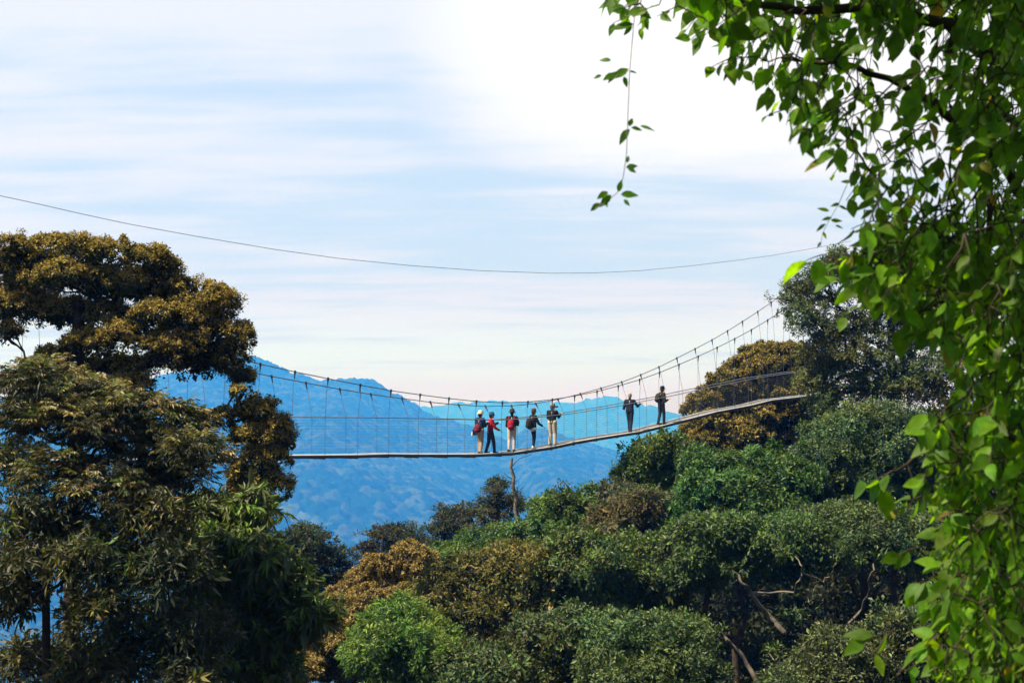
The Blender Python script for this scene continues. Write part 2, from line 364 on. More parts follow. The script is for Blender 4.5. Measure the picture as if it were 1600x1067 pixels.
def crown_leaves(b, rng, C, Nn, n_leaf, tuft_r, Ln, Wd, pal, tip_pal=None, tip_frac=0.0, up=0.4, out=0.8, spread=0.7, droop=0.1, flat=1.0, nup=0.6, jit=.25, tuft_jit=.22, matid=0, young=0.0, hang=0.0, tip_up=0.05, nout=1.3, nrand=.6):
    n = len(C); tot = n * n_leaf
    c = np.repeat(C, n_leaf, 0); nn = np.repeat(Nn, n_leaf, 0)
    d = unit(nn * out + np.array([0, 0, up]) + rng.normal(size=(tot, 3)) * spread)
    tr = np.repeat(tuft_r * rng.uniform(.6, 1.35, size=(n, 1)), n_leaf, 0)
    rad = rng.random((tot, 1))**0.6
    off = d * tr * rad; off[:, 2] *= flat
    ax = d * .55 + rng.normal(size=(tot, 3)) * 0.65 + np.array([0, 0, -hang])
    sz = rng.uniform(.65, 1.3, tot) * np.repeat(np.exp(rng.normal(size=n) * .28), n_leaf)
    col = pick(rng, pal, tot, jit)
    col *= np.repeat(1 + tuft_jit * (rng.random((n, 1)) * 2 - 1), n_leaf, 0)
    hue = vnoise(C[:, 0] * .9 + C[:, 1] * .5, C[:, 2] * .9 + C[:, 1] * .3, 91)[:, None]; lum = vnoise(C[:, 0] * .7 + 40, C[:, 2] * .7 + C[:, 1] * .6, 92)[:, None]
    col *= np.repeat((.62 + .76 * lum) * (1 + (hue - .5) * np.array([[.7, .1, -.5]])), n_leaf, 0)
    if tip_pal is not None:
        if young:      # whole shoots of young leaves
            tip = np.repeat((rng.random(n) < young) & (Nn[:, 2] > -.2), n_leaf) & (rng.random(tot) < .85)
        else:          # new growth and flower heads, upper side only: paints lit tops and dark undersides
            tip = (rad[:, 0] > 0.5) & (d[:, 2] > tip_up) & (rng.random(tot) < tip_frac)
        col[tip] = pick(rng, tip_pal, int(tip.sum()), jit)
    leaves(b, rng, c + off, ax, Ln * sz, Wd * sz, nn * nout + rng.normal(size=(tot, 3)) * nrand + np.array([0, 0, nup]), droop, col, matid)

STY = {
 # bronze-topped cushion crowns
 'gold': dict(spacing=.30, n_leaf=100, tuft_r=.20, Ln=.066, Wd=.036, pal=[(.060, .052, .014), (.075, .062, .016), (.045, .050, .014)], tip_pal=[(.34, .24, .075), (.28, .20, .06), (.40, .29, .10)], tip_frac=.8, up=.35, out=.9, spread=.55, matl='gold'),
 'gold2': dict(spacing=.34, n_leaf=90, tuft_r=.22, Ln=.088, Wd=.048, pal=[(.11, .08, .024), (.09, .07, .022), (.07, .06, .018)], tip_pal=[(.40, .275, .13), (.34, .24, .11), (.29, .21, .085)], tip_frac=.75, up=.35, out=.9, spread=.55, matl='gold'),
 # glossy broad leaves
 'broad': dict(spacing=.34, n_leaf=34, tuft_r=.30, Ln=.145, Wd=.062, pal=[(.062, .098, .020), (.08, .12, .026), (.046, .074, .018), (.09, .115, .03)], tip_pal=[(.12, .19, .035), (.10, .15, .035)], tip_frac=.28, up=.3, out=.8, spread=.75, matl='gloss'),
 'grey': dict(spacing=.34, n_leaf=30, tuft_r=.27, Ln=.115, Wd=.05, pal=[(.075, .095, .030), (.06, .075, .026), (.095, .11, .042)], tip_pal=[(.14, .17, .065)], tip_frac=.25, up=.35, out=.8, spread=.8, matl='gloss'),
 'olive': dict(spacing=.36, n_leaf=24, tuft_r=.28, Ln=.15, Wd=.055, pal=[(.085, .085, .022), (.065, .078, .02), (.10, .085, .025)], tip_pal=[(.24, .165, .065), (.17, .15, .045)], tip_frac=.5, up=.4, out=.8, spread=.75, matl='leaf'),
 'bright': dict(spacing=.30, n_leaf=36, tuft_r=.24, Ln=.15, Wd=.042, pal=[(.095, .15, .026), (.11, .17, .032), (.075, .115, .022)], tip_pal=[(.19, .25, .055), (.22, .28, .08)], tip_frac=.45, up=.5, out=.8, spread=.7, matl='leaf'),
 'dark': dict(spacing=.42, n_leaf=28, tuft_r=.36, Ln=.14, Wd=.05, pal=[(.040, .042, .020), (.052, .050, .027), (.065, .055, .032), (.045, .06, .02)], tip_pal=[(.12, .09, .06), (.08, .12, .03)], tip_frac=.2, up=.15, out=.8, spread=.8, flat=.5, matl='leaf'),
 # long narrow leaves
 'lance': dict(spacing=.30, n_leaf=20, tuft_r=.22, Ln=.15, Wd=.040, pal=[(.036, .042, .018), (.046, .048, .023), (.032, .040, .015), (.062, .058, .034)], tip_pal=[(.22, .17, .06), (.13, .18, .05)], young=.10, up=.2, out=.7, spread=.9, hang=.35, nout=.7, nrand=.9, matl='gloss'),
 'hang': dict(spacing=.30, n_leaf=18, tuft_r=.10, Ln=.21, Wd=.052, pal=[(.055, .085, .026), (.07, .085, .034), (.045, .065, .022)], tip_pal=[(.15, .25, .04), (.13, .21, .035), (.20, .26, .06)], young=.3, up=.1, out=.6, spread=.8, hang=.75, nout=1.0, nrand=.5, matl='gloss'),
}
MATL = {'gold': M_gold, 'gloss': M_gloss, 'leaf': M_leaf}

def tree(name, label, clumps, D, style, seed, trunk_px=None, r0=.22, n_twig=0, group=None, over=None, thick=1.0, back=.6, top_py=None, bark=None, lean=(0, 0), wob=.6, low=.55, start=.35, twig_r=.018, cat='tree'):
    rng = np.random.default_rng(seed)
    st = dict(STY[style]); 
    if over: st.update(over)
    cl = clump_geo(clumps, D, rng, thick, back)
    sp = st.pop('spacing'); ml = MATL[st.pop('matl')]; dep = st.pop('depth', (0.85, 1.05)); sub = st.pop('sub', .44); cover = st.pop('cover', 1.9); sbr = st.pop('subr', (.34, 1.05)); rag = st.pop('ragged', (.05 if 'gold' in style else .27))
    C, Nn, K, core = tufts(cl, rng, sp, low, dep, sub, sbr, cover=cover, ragged=rag)
    cen = np.mean([c for c, r in cl], 0); zt = max(c[2] for c, r in cl)
    if trunk_px is None: tx, ty = cen[0], cen[1]
    else:
        q = P(trunk_px, 650, D); tx, ty = q[0], D
    bx, by = tx + lean[0], ty + lean[1]; bz = float(ground(bx, by)) - .4
    ztop = zt - .1 if top_py is None else P(800, top_py, D)[2]
    root = empty(name, (bx, by, bz + .4), label, cat, group)
    o3 = (bx, by, bz + .4)
    tb = MB(); limbs(tb, rng, (bx, by, bz), (tx, ty, ztop), cl, r0, n_twig, C, K, wob=wob, start=start, twig_r=twig_r)
    tb.build('trunk', bark or M_bark, root, True, o3)
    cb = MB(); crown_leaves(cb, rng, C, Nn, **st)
    crown_leaves(cb, rng, core, unit(rng.normal(size=core.shape)), 12, .30, st['Ln'] * 1.5, st['Wd'] * 1.9, st['pal'], out=.3, spread=1)
    cb.build('crown', ml, root, False, o3)
    return root

# --- the big bronze tree at the left
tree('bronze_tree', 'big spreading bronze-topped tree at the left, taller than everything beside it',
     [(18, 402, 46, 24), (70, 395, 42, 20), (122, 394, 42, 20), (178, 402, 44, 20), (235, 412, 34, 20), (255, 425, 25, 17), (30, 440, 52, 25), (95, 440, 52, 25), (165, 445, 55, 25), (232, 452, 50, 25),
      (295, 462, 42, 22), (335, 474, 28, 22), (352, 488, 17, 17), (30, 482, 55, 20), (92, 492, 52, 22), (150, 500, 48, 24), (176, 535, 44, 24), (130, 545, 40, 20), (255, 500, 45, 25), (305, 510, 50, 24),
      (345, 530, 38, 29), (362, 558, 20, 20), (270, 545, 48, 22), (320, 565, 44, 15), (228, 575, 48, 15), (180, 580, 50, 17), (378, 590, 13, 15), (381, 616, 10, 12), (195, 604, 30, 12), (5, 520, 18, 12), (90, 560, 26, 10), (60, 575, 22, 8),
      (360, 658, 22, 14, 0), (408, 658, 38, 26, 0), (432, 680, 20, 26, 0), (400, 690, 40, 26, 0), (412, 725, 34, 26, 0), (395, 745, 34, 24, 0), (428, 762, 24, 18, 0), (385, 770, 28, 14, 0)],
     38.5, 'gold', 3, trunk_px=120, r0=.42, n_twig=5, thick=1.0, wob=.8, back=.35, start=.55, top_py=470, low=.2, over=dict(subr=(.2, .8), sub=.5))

# --- fern-leaved and drooping trees at the left front
def frond_tree(name, label, clumps, D, seed, pal, tip_pal, trunk_px, n_fr, Lf, leaf_l, leaf_w, r0=.2, droop=.5, tip_frac=.4, gap=0.0, spacing=.55, group=None, ml=None, start=.25, thick=.9, back=.5, top_py=None, n_twig=4):
    """Rosettes of arching fronds that carry paired leaflets, on a branching trunk."""
    rng = np.random.default_rng(seed); cl = clump_geo(clumps, D, rng, thick, back)
    C, Nn, K, core = tufts(cl, rng, spacing, .6, (0.6, 1.03), ragged=.09, cover=2.3)
    q = P(trunk_px, 650, D); bz = float(ground(q[0], D)) - .4; zt = max(c[2] for c, r in cl)
    if top_py is not None: zt = P(800, top_py, D)[2]
    o3 = (q[0], D, bz + .4); root = empty(name, o3, label, 'tree', group)
    tb = MB(); limbs(tb, rng, (q[0], D, bz), (q[0], D, zt - .4), cl, r0, n_twig, C, K, wob=.9, start=start, twig_r=.014)
    cb = MB(); n = len(C); T = n * n_fr
    crown_leaves(cb, rng, core, unit(rng.normal(size=core.shape)), 16, .3, leaf_l * 1.2, leaf_w * 1.3, pal, out=.3, spread=1, hang=.3)
    c = np.repeat(C, n_fr, 0); nn = np.repeat(Nn, n_fr, 0)
    ang = rng.random(T) * 2 * math.pi
    d = unit(np.stack([np.cos(ang), np.sin(ang), rng.uniform(-.2, .9, T)], 1) + nn * .6)
    Lr = Lf * rng.uniform(.7, 1.25, (T, 1))
    npair = max(3, int(Lf / leaf_l * 2.6)); ts = np.linspace(.18, 1, npair)
    tipf = np.repeat((rng.random(n) < tip_frac) & (Nn[:, 2] > -.1), n_fr)
    col0 = pick(rng, pal, T, .3)
    if tip_pal is not None: col0[tipf] = pick(rng, tip_pal, int(tipf.sum()), .25)
    for t in ts:
        p = c + d * Lr * t + np.array([0, 0, -1.]) * Lr * droop * t * t
        tan = unit(d + np.array([0, 0, -2.]) * droop * t)
        sd = unit(np.cross(tan, np.array([0, 0, 1.])))
        for s in (-1, 1):
            ax = unit(tan * .75 + sd * s * .8 + np.array([0, 0, -.35 - droop * .3]) + rng.normal(size=(T, 3)) * .2)
            k = (1 - .45 * abs(t - .45)) * rng.uniform(.75, 1.2, T)
            leaves(cb, rng, p, ax, leaf_l * k, leaf_w * k, None, .18, col0 * rng.uniform(.8, 1.2, (T, 1)), 0)
    tb.build('trunk', M_bark, root, True, o3); cb.build('crown', ml or M_gloss, root, False, o3)
    return root

frond_tree('fern_leaved_tree', 'olive brown fern-leaved tree in front of the big bronze tree at the left',
     [(25, 615, 40, 34), (85, 605, 45, 30), (60, 590, 26, 16), (140, 625, 45, 30), (190, 635, 46, 26), (235, 650, 44, 26), (280, 668, 38, 24), (40, 660, 45, 36), (110, 670, 50, 40), (185, 690, 48, 36), (245, 705, 40, 30), (300, 705, 30, 24), (20, 730, 40, 40), (90, 745, 46, 40), (160, 765, 44, 34),
      (225, 765, 36, 26), (290, 745, 30, 22)],
     26, 21, [(.042, .042, .018), (.055, .048, .022), (.036, .040, .016), (.065, .058, .03)], [(.22, .155, .07), (.18, .135, .055), (.10, .12, .03), (.34, .28, .18)], 120, 4, .36, .13, .034, r0=.2, droop=.22, tip_frac=.5, spacing=.36, top_py=640, back=.7)
tree('dark_leaved_tree', 'dark brown-green tree filling the lower left corner',
     [(30, 820, 45, 36), (100, 830, 46, 32), (170, 830, 46, 36), (240, 820, 44, 34), (30, 890, 40, 22), (110, 880, 40, 26), (190, 900, 46, 34), (260, 890, 46, 38), (150, 965, 34, 26), (60, 1040, 60, 30), (150, 1045, 55, 30), (230, 985, 46, 40), (300, 1000, 44, 40), (260, 1055, 55, 24), (20, 930, 22, 20)],
     25, 'lance', 22, trunk_px=75, r0=.17, n_twig=4, back=.8, thick=1.1, top_py=860)
tree('drooping_tree', 'green tree with bright hanging young leaves beside the lower left tree',
     [(320, 800, 40, 30), (375, 815, 34, 30), (395, 795, 18, 24), (290, 850, 45, 36), (350, 860, 44, 36), (405, 870, 34, 34), (330, 925, 46, 40), (395, 935, 40, 36), (440, 925, 24, 30), (448, 900, 14, 18), (360, 990, 50, 40), (420, 985, 38, 34), (455, 975, 20, 24), (340, 1050, 56, 30), (420, 1045, 44, 26), (475, 960, 12, 14), (488, 965, 8, 10)],
     29, 'hang', 23, trunk_px=360, r0=.15, n_twig=3, back=.8, thick=1.1, top_py=850)
tree('tiered_tree', 'dark tiered tree rising behind the drooping tree, its top flat and ragged',
     [(470, 832, 22, 7), (448, 845, 40, 9), (495, 845, 30, 9), (430, 865, 46, 14), (490, 868, 44, 12), (525, 880, 24, 8), (440, 895, 50, 18), (500, 900, 44, 18), (535, 912, 28, 12), (470, 935, 46, 24), (515, 945, 36, 20), (440, 960, 30, 24), (500, 985, 22, 18)],
     64, 'dark', 31, trunk_px=470, r0=.25, n_twig=5, over=dict(pal=[(.026, .036, .016), (.034, .048, .018), (.045, .042, .024)], tip_pal=[(.07, .12, .028), (.10, .07, .045)], tip_frac=.3, ragged=.35, cover=1.5))

# --- dark trees on the skyline of the right slope
sk = [('skyline_tree', 'low dark bushy tree on the skyline, left end of the slope under the bridge', [(590, 835, 24, 12), (620, 828, 28, 10), (578, 858, 18, 16), (612, 855, 30, 16), (645, 845, 26, 14), (655, 865, 28, 18), (600, 878, 26, 14), (635, 885, 34, 16)], 84, 'dark', 41, 600),
      ('skyline_tree', 'dark feathery tree right of the low bushy skyline tree', [(690, 800, 16, 10), (715, 797, 22, 9), (700, 815, 26, 12), (730, 812, 16, 12), (690, 832, 26, 14), (720, 835, 24, 16), (705, 856, 34, 16)], 83, 'dark', 42, 705),
      ('skyline_tree', 'dark pointed tree just left of the bare snag', [(778, 757, 10, 9), (775, 772, 18, 10), (790, 785, 24, 11), (764, 790, 20, 12), (808, 788, 18, 9), (780, 805, 32, 14), (770, 825, 32, 14)], 80, 'dark', 43, 780)]
for nm, lb, cl, D, st, sd_, tp in sk: tree(nm, lb, cl, D, st, sd_, trunk_px=tp, r0=.16, n_twig=6, group='dark trees on the skyline', back=.4, over=dict(spacing=.44, n_leaf=24, Ln=.17, cover=1.3, ragged=.42, depth=(.6, 1.1)))

# --- bronze tree behind the right end of the bridge
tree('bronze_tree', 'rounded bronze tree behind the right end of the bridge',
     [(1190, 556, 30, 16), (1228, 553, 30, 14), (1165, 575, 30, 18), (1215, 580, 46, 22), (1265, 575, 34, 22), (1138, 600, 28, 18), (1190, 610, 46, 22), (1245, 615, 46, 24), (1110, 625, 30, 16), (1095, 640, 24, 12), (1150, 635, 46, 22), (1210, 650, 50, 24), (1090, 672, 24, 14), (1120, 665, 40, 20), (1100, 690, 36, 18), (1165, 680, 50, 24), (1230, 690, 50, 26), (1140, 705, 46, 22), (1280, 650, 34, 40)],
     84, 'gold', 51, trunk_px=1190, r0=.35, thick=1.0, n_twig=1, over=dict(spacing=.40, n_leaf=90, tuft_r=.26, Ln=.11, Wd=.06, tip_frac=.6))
# --- grey-green open tree in front of the bridge end
tree('open_crowned_tree', 'grey-green open-crowned tree with bare limbs at the right end of the bridge',
     [(1232, 468, 24, 22), (1255, 450, 26, 18), (1290, 425, 30, 16), (1330, 410, 36, 18), (1380, 405, 40, 20), (1260, 490, 26, 22), (1300, 470, 26, 14), (1350, 455, 32, 14), (1245, 508, 16, 12), (1290, 520, 36, 26), (1340, 510, 40, 28), (1390, 480, 40, 34), (1430, 440, 40, 40), (1270, 555, 34, 28), (1320, 560, 44, 34), (1380, 550, 44, 36), (1430, 520, 40, 44), (1270, 600, 30, 22), (1310, 610, 40, 26), (1365, 610, 44, 30), (1420, 600, 44, 34), (1290, 640, 30, 20), (1470, 480, 40, 60), (1470, 600, 40, 50)],
     68, 'grey', 52, trunk_px=1395, r0=.34, n_twig=9, thick=1.0, back=.25, wob=1.0, start=.5, top_py=440, over=dict(spacing=.36, n_leaf=30, cover=1.25, depth=(.6, 1.05), pal=[(.085, .095, .032), (.065, .075, .028), (.10, .105, .042)]), twig_r=.02)

# --- the forest on the slope under and beside the bridge
G = 'trees on the slope below the bridge'
forest = [
 ('broadleaf_tree', 'dark green rounded tree touching the underside of the bridge near its right end', [(1020, 702, 26, 12), (1050, 697, 22, 9), (1000, 722, 28, 16), (1045, 722, 38, 18), (1085, 712, 26, 14), (1010, 750, 34, 20), (1060, 752, 40, 22), (985, 745, 20, 14)], 64, 'broad', 61, 1030, None),
 ('broadleaf_tree', 'glossy mid-green tree in the middle of the right slope, below the bronze tree', [(1105, 730, 32, 16), (1150, 735, 34, 18), (1195, 725, 36, 18), (1090, 765, 34, 20), (1140, 768, 44, 24), (1200, 762, 46, 24), (1245, 745, 36, 22), (1160, 800, 46, 24), (1220, 800, 46, 24), (1090, 800, 40, 22)], 58, 'broad', 62, 1150, dict(pal=[(.050, .112, .034), (.065, .132, .040), (.040, .081, .028)])),
 ('broadleaf_tree', 'grey-green tree below the open-crowned tree', [(1290, 680, 36, 22), (1340, 665, 40, 24), (1395, 660, 42, 28), (1280, 720, 40, 24), (1335, 715, 46, 28), (1400, 715, 46, 30), (1450, 700, 40, 40), (1300, 765, 46, 26), (1360, 765, 46, 28), (1430, 770, 46, 34)], 60, 'grey', 63, 1350, dict(pal=[(.062, .096, .040), (.078, .116, .046), (.053, .078, .034)])),
 ('twiggy_tree', 'brownish twiggy tree between the dark rounded tree and the small skyline bush', [(965, 775, 26, 18), (990, 790, 30, 20), (1030, 795, 34, 22), (960, 810, 30, 20), (1005, 825, 40, 20), (1050, 830, 36, 20), (940, 835, 28, 18)], 59, 'olive', 64, 1000, dict(pal=[(.085, .074, .046), (.070, .078, .040), (.109, .085, .062)], tip_pal=[(.11, .10, .06), (.07, .10, .03)], tip_frac=.3)),
 ('broadleaf_tree', 'small bright green tree with thin sprigs standing above it, right of the snag', [(880, 782, 16, 9), (865, 797, 28, 12), (900, 795, 28, 12), (930, 780, 16, 14), (935, 800, 26, 16), (870, 820, 36, 16), (915, 825, 36, 18), (850, 840, 28, 16)], 66, 'broad', 65, 890, dict(pal=[(.078, .132, .031), (.101, .155, .039), (.062, .093, .031)])),
 ('broadleaf_tree', 'mid-green tree spreading around the foot of the snag', [(780, 838, 26, 12), (820, 832, 30, 12), (745, 850, 32, 14), (790, 858, 36, 16), (835, 855, 30, 16), (720, 872, 36, 16), (770, 880, 40, 16), (825, 880, 36, 18), (690, 870, 24, 12), (690, 890, 32, 14)], 68, 'broad', 66, 770, dict(pal=[(.078, .124, .034), (.093, .147, .039), (.062, .101, .031)])),
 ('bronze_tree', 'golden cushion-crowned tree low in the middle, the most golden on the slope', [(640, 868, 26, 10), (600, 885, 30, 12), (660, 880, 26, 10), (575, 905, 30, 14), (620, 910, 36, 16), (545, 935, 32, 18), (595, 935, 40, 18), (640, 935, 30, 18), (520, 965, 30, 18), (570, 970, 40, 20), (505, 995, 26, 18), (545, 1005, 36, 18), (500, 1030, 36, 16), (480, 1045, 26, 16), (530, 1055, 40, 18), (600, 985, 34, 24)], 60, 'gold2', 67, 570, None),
 ('flowering_tree', 'olive tree with tawny flower heads right of the golden tree', [(700, 900, 32, 14), (740, 885, 30, 14), (790, 868, 26, 10), (830, 875, 34, 12), (860, 890, 26, 12), (690, 925, 36, 18), (740, 920, 40, 20), (795, 905, 40, 20), (845, 915, 36, 20), (680, 955, 36, 18), (735, 960, 44, 22), (790, 950, 44, 22), (840, 955, 40, 22), (720, 1000, 44, 24), (780, 1000, 44, 24)], 54, 'olive', 68, 760, None),
 ('feathery_tree', 'bright green feathery tree at the bottom edge in front of the golden tree', [(625, 955, 26, 12), (600, 975, 32, 16), (650, 972, 30, 16), (580, 1005, 34, 18), (630, 1005, 42, 22), (680, 1000, 30, 22), (565, 1030, 26, 16), (610, 1040, 44, 20), (665, 1040, 44, 22), (640, 1068, 60, 18)], 47, 'bright', 69, 625, None),
 ('broadleaf_tree', 'dark green tree below the brownish twiggy tree', [(900, 855, 34, 18), (945, 865, 36, 18), (990, 868, 38, 18), (1040, 865, 38, 20), (880, 890, 34, 20), (930, 900, 42, 22), (985, 905, 44, 22), (1040, 905, 42, 24), (900, 935, 40, 22), (960, 945, 46, 22), (1020, 950, 44, 22), (1080, 850, 30, 18)], 53, 'broad', 70, 970, dict(pal=[(.056, .090, .031), (.071, .109, .037), (.085, .093, .037)])),
 ('broadleaf_tree', 'dark glossy tree above the bare pale limbs, left of the shaded hollow', [(1100, 835, 38, 20), (1150, 832, 40, 18), (1200, 835, 40, 18), (1250, 835, 40, 18), (1110, 870, 40, 20), (1165, 862, 40, 18), (1220, 862, 42, 16), (1085, 900, 34, 20)], 50, 'broad', 71, 1110, dict(pal=[(.046, .084, .031), (.062, .101, .037), (.040, .065, .028)])),
 ('broadleaf_tree', 'flat-topped dark tree with layered sprays above the shaded hollow, beside the vine leaves', [(1300, 812, 40, 16), (1350, 808, 42, 16), (1400, 815, 42, 18), (1450, 820, 40, 20), (1285, 845, 36, 12), (1340, 862, 48, 9), (1400, 850, 42, 12), (1450, 862, 40, 14), (1310, 870, 30, 6)], 51, 'grey', 72, 1390, dict(pal=[(.053, .087, .037), (.070, .109, .046), (.046, .070, .034)])),
 ('broadleaf_tree', 'dim green tree at the bottom edge under the flowering tree', [(720, 1040, 44, 22), (780, 1045, 46, 22), (840, 1000, 42, 26), (840, 1048, 46, 22), (900, 985, 42, 24), (895, 1030, 44, 24), (760, 1068, 60, 16)], 46, 'broad', 73, 800, dict(pal=[(.056, .081, .034), (.070, .096, .037), (.078, .074, .034)], tip_frac=.1)),
 ('broadleaf_tree', 'glossy small-leaved tree at the bottom edge left of the pale limbs', [(960, 990, 40, 22), (1015, 990, 42, 24), (1070, 985, 36, 22), (945, 1030, 42, 22), (1000, 1035, 46, 22), (1060, 1035, 44, 24), (970, 1066, 60, 16), (1090, 1058, 40, 18)], 43, 'grey', 74, 1020, dict(pal=[(.056, .093, .034), (.078, .124, .046), (.046, .071, .031)])),
 ('broadleaf_tree', 'shaded grey-leaved tree at the bottom edge under the hollow', [(1290, 1010, 30, 10), (1330, 1015, 40, 14), (1380, 1005, 42, 20), (1430, 990, 42, 26), (1270, 1040, 36, 12), (1320, 1052, 44, 14), (1390, 1045, 50, 22), (1450, 1040, 50, 26), (1240, 1066, 40, 10), (1480, 960, 40, 30)], 40, 'grey', 75, 1400, dict(pal=[(.053, .074, .034), (.070, .093, .046), (.046, .062, .031)])),
]
for nm, lb, cl, D, st, sd_, tp, ov in forest:
    rg = np.random.default_rng(sd_ + 500)      # lower boughs close the crown down towards its neighbours
    skirt = [(x + rg.uniform(-.4, .4) * rx, y + ry * rg.uniform(.9, 1.7), rx * rg.uniform(.6, .95), ry * rg.uniform(.7, 1.1), rg.uniform(-1.4, .4)) for x, y, rx, ry in cl if rg.random() < .55]
    tree(nm, lb, cl + skirt, D, st, sd_, trunk_px=tp, r0=.2, n_twig=3, group=G, over=dict(sub=.36, **(ov or {})), back=.6, thick=1.2)

# --- pale twisted limbs in the dark hollow
def limb_tree(name, label, D, lines, seed, leaf_spots):
    rng = np.random.default_rng(seed); tb = MB()
    base = P(lines[0][0][0][0], lines[0][0][0][1], D); gz = float(ground(base[0], base[1])); o3 = (base[0], base[1], gz)
    root = empty(name, o3, label, 'tree')
    for k, (pts, r) in enumerate(lines):
        pp = []
        for i in range(len(pts) - 1):
            for t in np.linspace(0, 1, 4)[:-1 if i < len(pts) - 2 else None]:
                pp.append((pts[i][0] + (pts[i + 1][0] - pts[i][0]) * t, pts[i][1] + (pts[i + 1][1] - pts[i][1]) * t))
        w = np.array([P(x + rng.normal() * 1.6, y + rng.normal() * 1.6, D + .25 * k * math.sin(i * .5) + 0.1 * rng.normal()) for i, (x, y) in enumerate(pp)])
        if k == 0: w = np.concatenate([[[base[0], base[1], gz - .3]], w])
        tb.tube(w, np.linspace(r, r * .5, len(w)), 7)
    tb.build('trunk', M_pale_bark, root, True, o3)
    cb = MB(); C = []; 
    for (x, y, s) in leaf_spots:
        for _ in range(6): C.append(P(x + rng.normal() * s, y + rng.normal() * s * .35, D + rng.normal() * .3))
    C = np.array(C); crown_leaves(cb, rng, C, np.repeat([[0, 0, 1.]], len(C), 0), 16, .22, .17, .07, [(.04, .07, .02), (.06, .10, .03)], out=.3, up=.2, spread=1, nup=1.2)
    cb.build('crown', M_gloss, root, False, o3); return root
limb_tree('leaning_tree', 'pale crooked limbs of a leaning tree crossing the dark hollow', 44,
    [([(1185, 1067), (1165, 1035), (1145, 1005), (1120, 985)], .09), ([(1225, 985), (1195, 955), (1172, 925), (1158, 905), (1140, 890)], .085), ([(1172, 925), (1205, 926), (1238, 924), (1250, 905), (1252, 885), (1245, 870)], .04),
     ([(1250, 905), (1262, 935), (1268, 945)], .035), ([(1255, 895), (1285, 907), (1298, 895), (1305, 880)], .03), ([(1318, 982), (1340, 958), (1355, 930), (1362, 895), (1366, 880)], .045), ([(1253, 960), (1253, 1010), (1235, 1034), (1215, 1036), (1200, 1020)], .03), ([(1253, 1030), (1280, 1048), (1300, 1052)], .035), ([(1175, 1052), (1205, 1054), (1248, 1042)], .03), ([(1260, 1062), (1310, 1058), (1345, 1048)], .04)],
    81, [(1250, 962, 10), (1243, 866, 16), (1305, 872, 20), (1366, 872, 20), (1125, 980, 14), (1140, 888, 14), (1200, 1015, 8)])

# --- undergrowth carpeting the slope, nobody could count it
rng = np.random.default_rng(9)
n = 20000; ux = rng.uniform(-16, 28, n); uy = rng.uniform(32, 98, n)
uz = ground(ux, uy) + rng.uniform(.1, 2.6, n)
ub = MB(); C = np.stack([ux, uy, uz], 1)
crown_leaves(ub, rng, C, np.repeat([[0, 0, 1.]], n, 0), 14, .8, .30, .13, [(.018, .027, .010), (.024, .036, .012), (.022, .02, .010)], out=.6, up=.3, spread=.9, nup=1.0)
tag(ub.build('undergrowth', M_leaf), 'dark tangled undergrowth covering the slope between the trunks', 'undergrowth', kind='stuff')

# --- bare snag under the bridge, and the sprig
rng = np.random.default_rng(5); sb = MB()
def trace(b, pts, D, r0, r1, sides=7, jit=.8):
    w = np.array([P(x + rng.normal() * jit * .5, y, D + rng.normal() * .05) for x, y in pts]); b.tube(w, np.linspace(r0, r1, len(w)), sides)
bs = P(812, 835, 67); gz = float(ground(bs[0], bs[1])); so = (bs[0], bs[1], gz)
root = empty('bare_snag', so, 'bare pale dead trunk standing under the middle of the bridge', 'tree')
w = np.array([[bs[0], bs[1], gz - .3]] + [list(P(x, y, 67)) for x, y in [(812, 835), (809, 815), (805, 795), (807, 778), (801, 760), (803, 745), (798, 731), (800, 716)]])
sb.tube(w, [.13, .12, .11, .095, .105, .085, .08, .075, .06], 8)
sb.build('trunk', M_snag, root, True, so)
for pts, r in [([(799, 731), (805, 722), (812, 716), (831, 710)], .022), ([(800, 748), (792, 744), (788, 738)], .025), ([(804, 770), (812, 766), (818, 760)], .025), ([(806, 790), (820, 788), (833, 784)], .028), ([(800, 735), (806, 732)], .02)]:
    sb = MB(); trace(sb, pts, 67, r, r * .5); sb.build('branch', M_bark, root, True, so)
sb = MB(); C = np.array([P(x, y, 67) for x, y in [(806, 757), (803, 765), (810, 772), (800, 775), (808, 782)]])
crown_leaves(sb, rng, C, np.repeat([[0, 0, 1.]], len(C), 0), 20, .2, .14, .05, [(.05, .045, .03), (.05, .07, .03)], out=.2, spread=1); sb.build('foliage', M_leaf, root, False, so)

q = P(876, 790, 65); so = (q[0], q[1], float(ground(q[0], q[1])))
root = empty('thin_sapling', so, 'thin sapling with tiny leaf tufts against the blue mountain, right of the snag', 'tree')
sb = MB()
trace(sb, [(874, 800), (873, 778), (874, 765), (871, 752)], 65, .03, .012, 5); trace(sb, [(873, 778), (884, 765), (890, 756)], 65, .02, .01, 5)
sb.tube([[so[0], so[1], so[2] - .3], list(P(874, 800, 65))], [.05, .03], 6); sb.build('trunk', M_bark, root, True, so)
sb = MB(); C = np.array([P(x, y, 65) for x, y in [(871, 752), (877, 756), (874, 764), (890, 756), (884, 753), (893, 764), (888, 768), (868, 762), (880, 772)]])
crown_leaves(sb, rng, C, np.repeat([[0, 0, 1.]], len(C), 0), 14, .14, .16, .06, [(.04, .05, .02), (.05, .07, .02)], out=.2, spread=1); sb.build('crown', M_leaf, root, False, so)

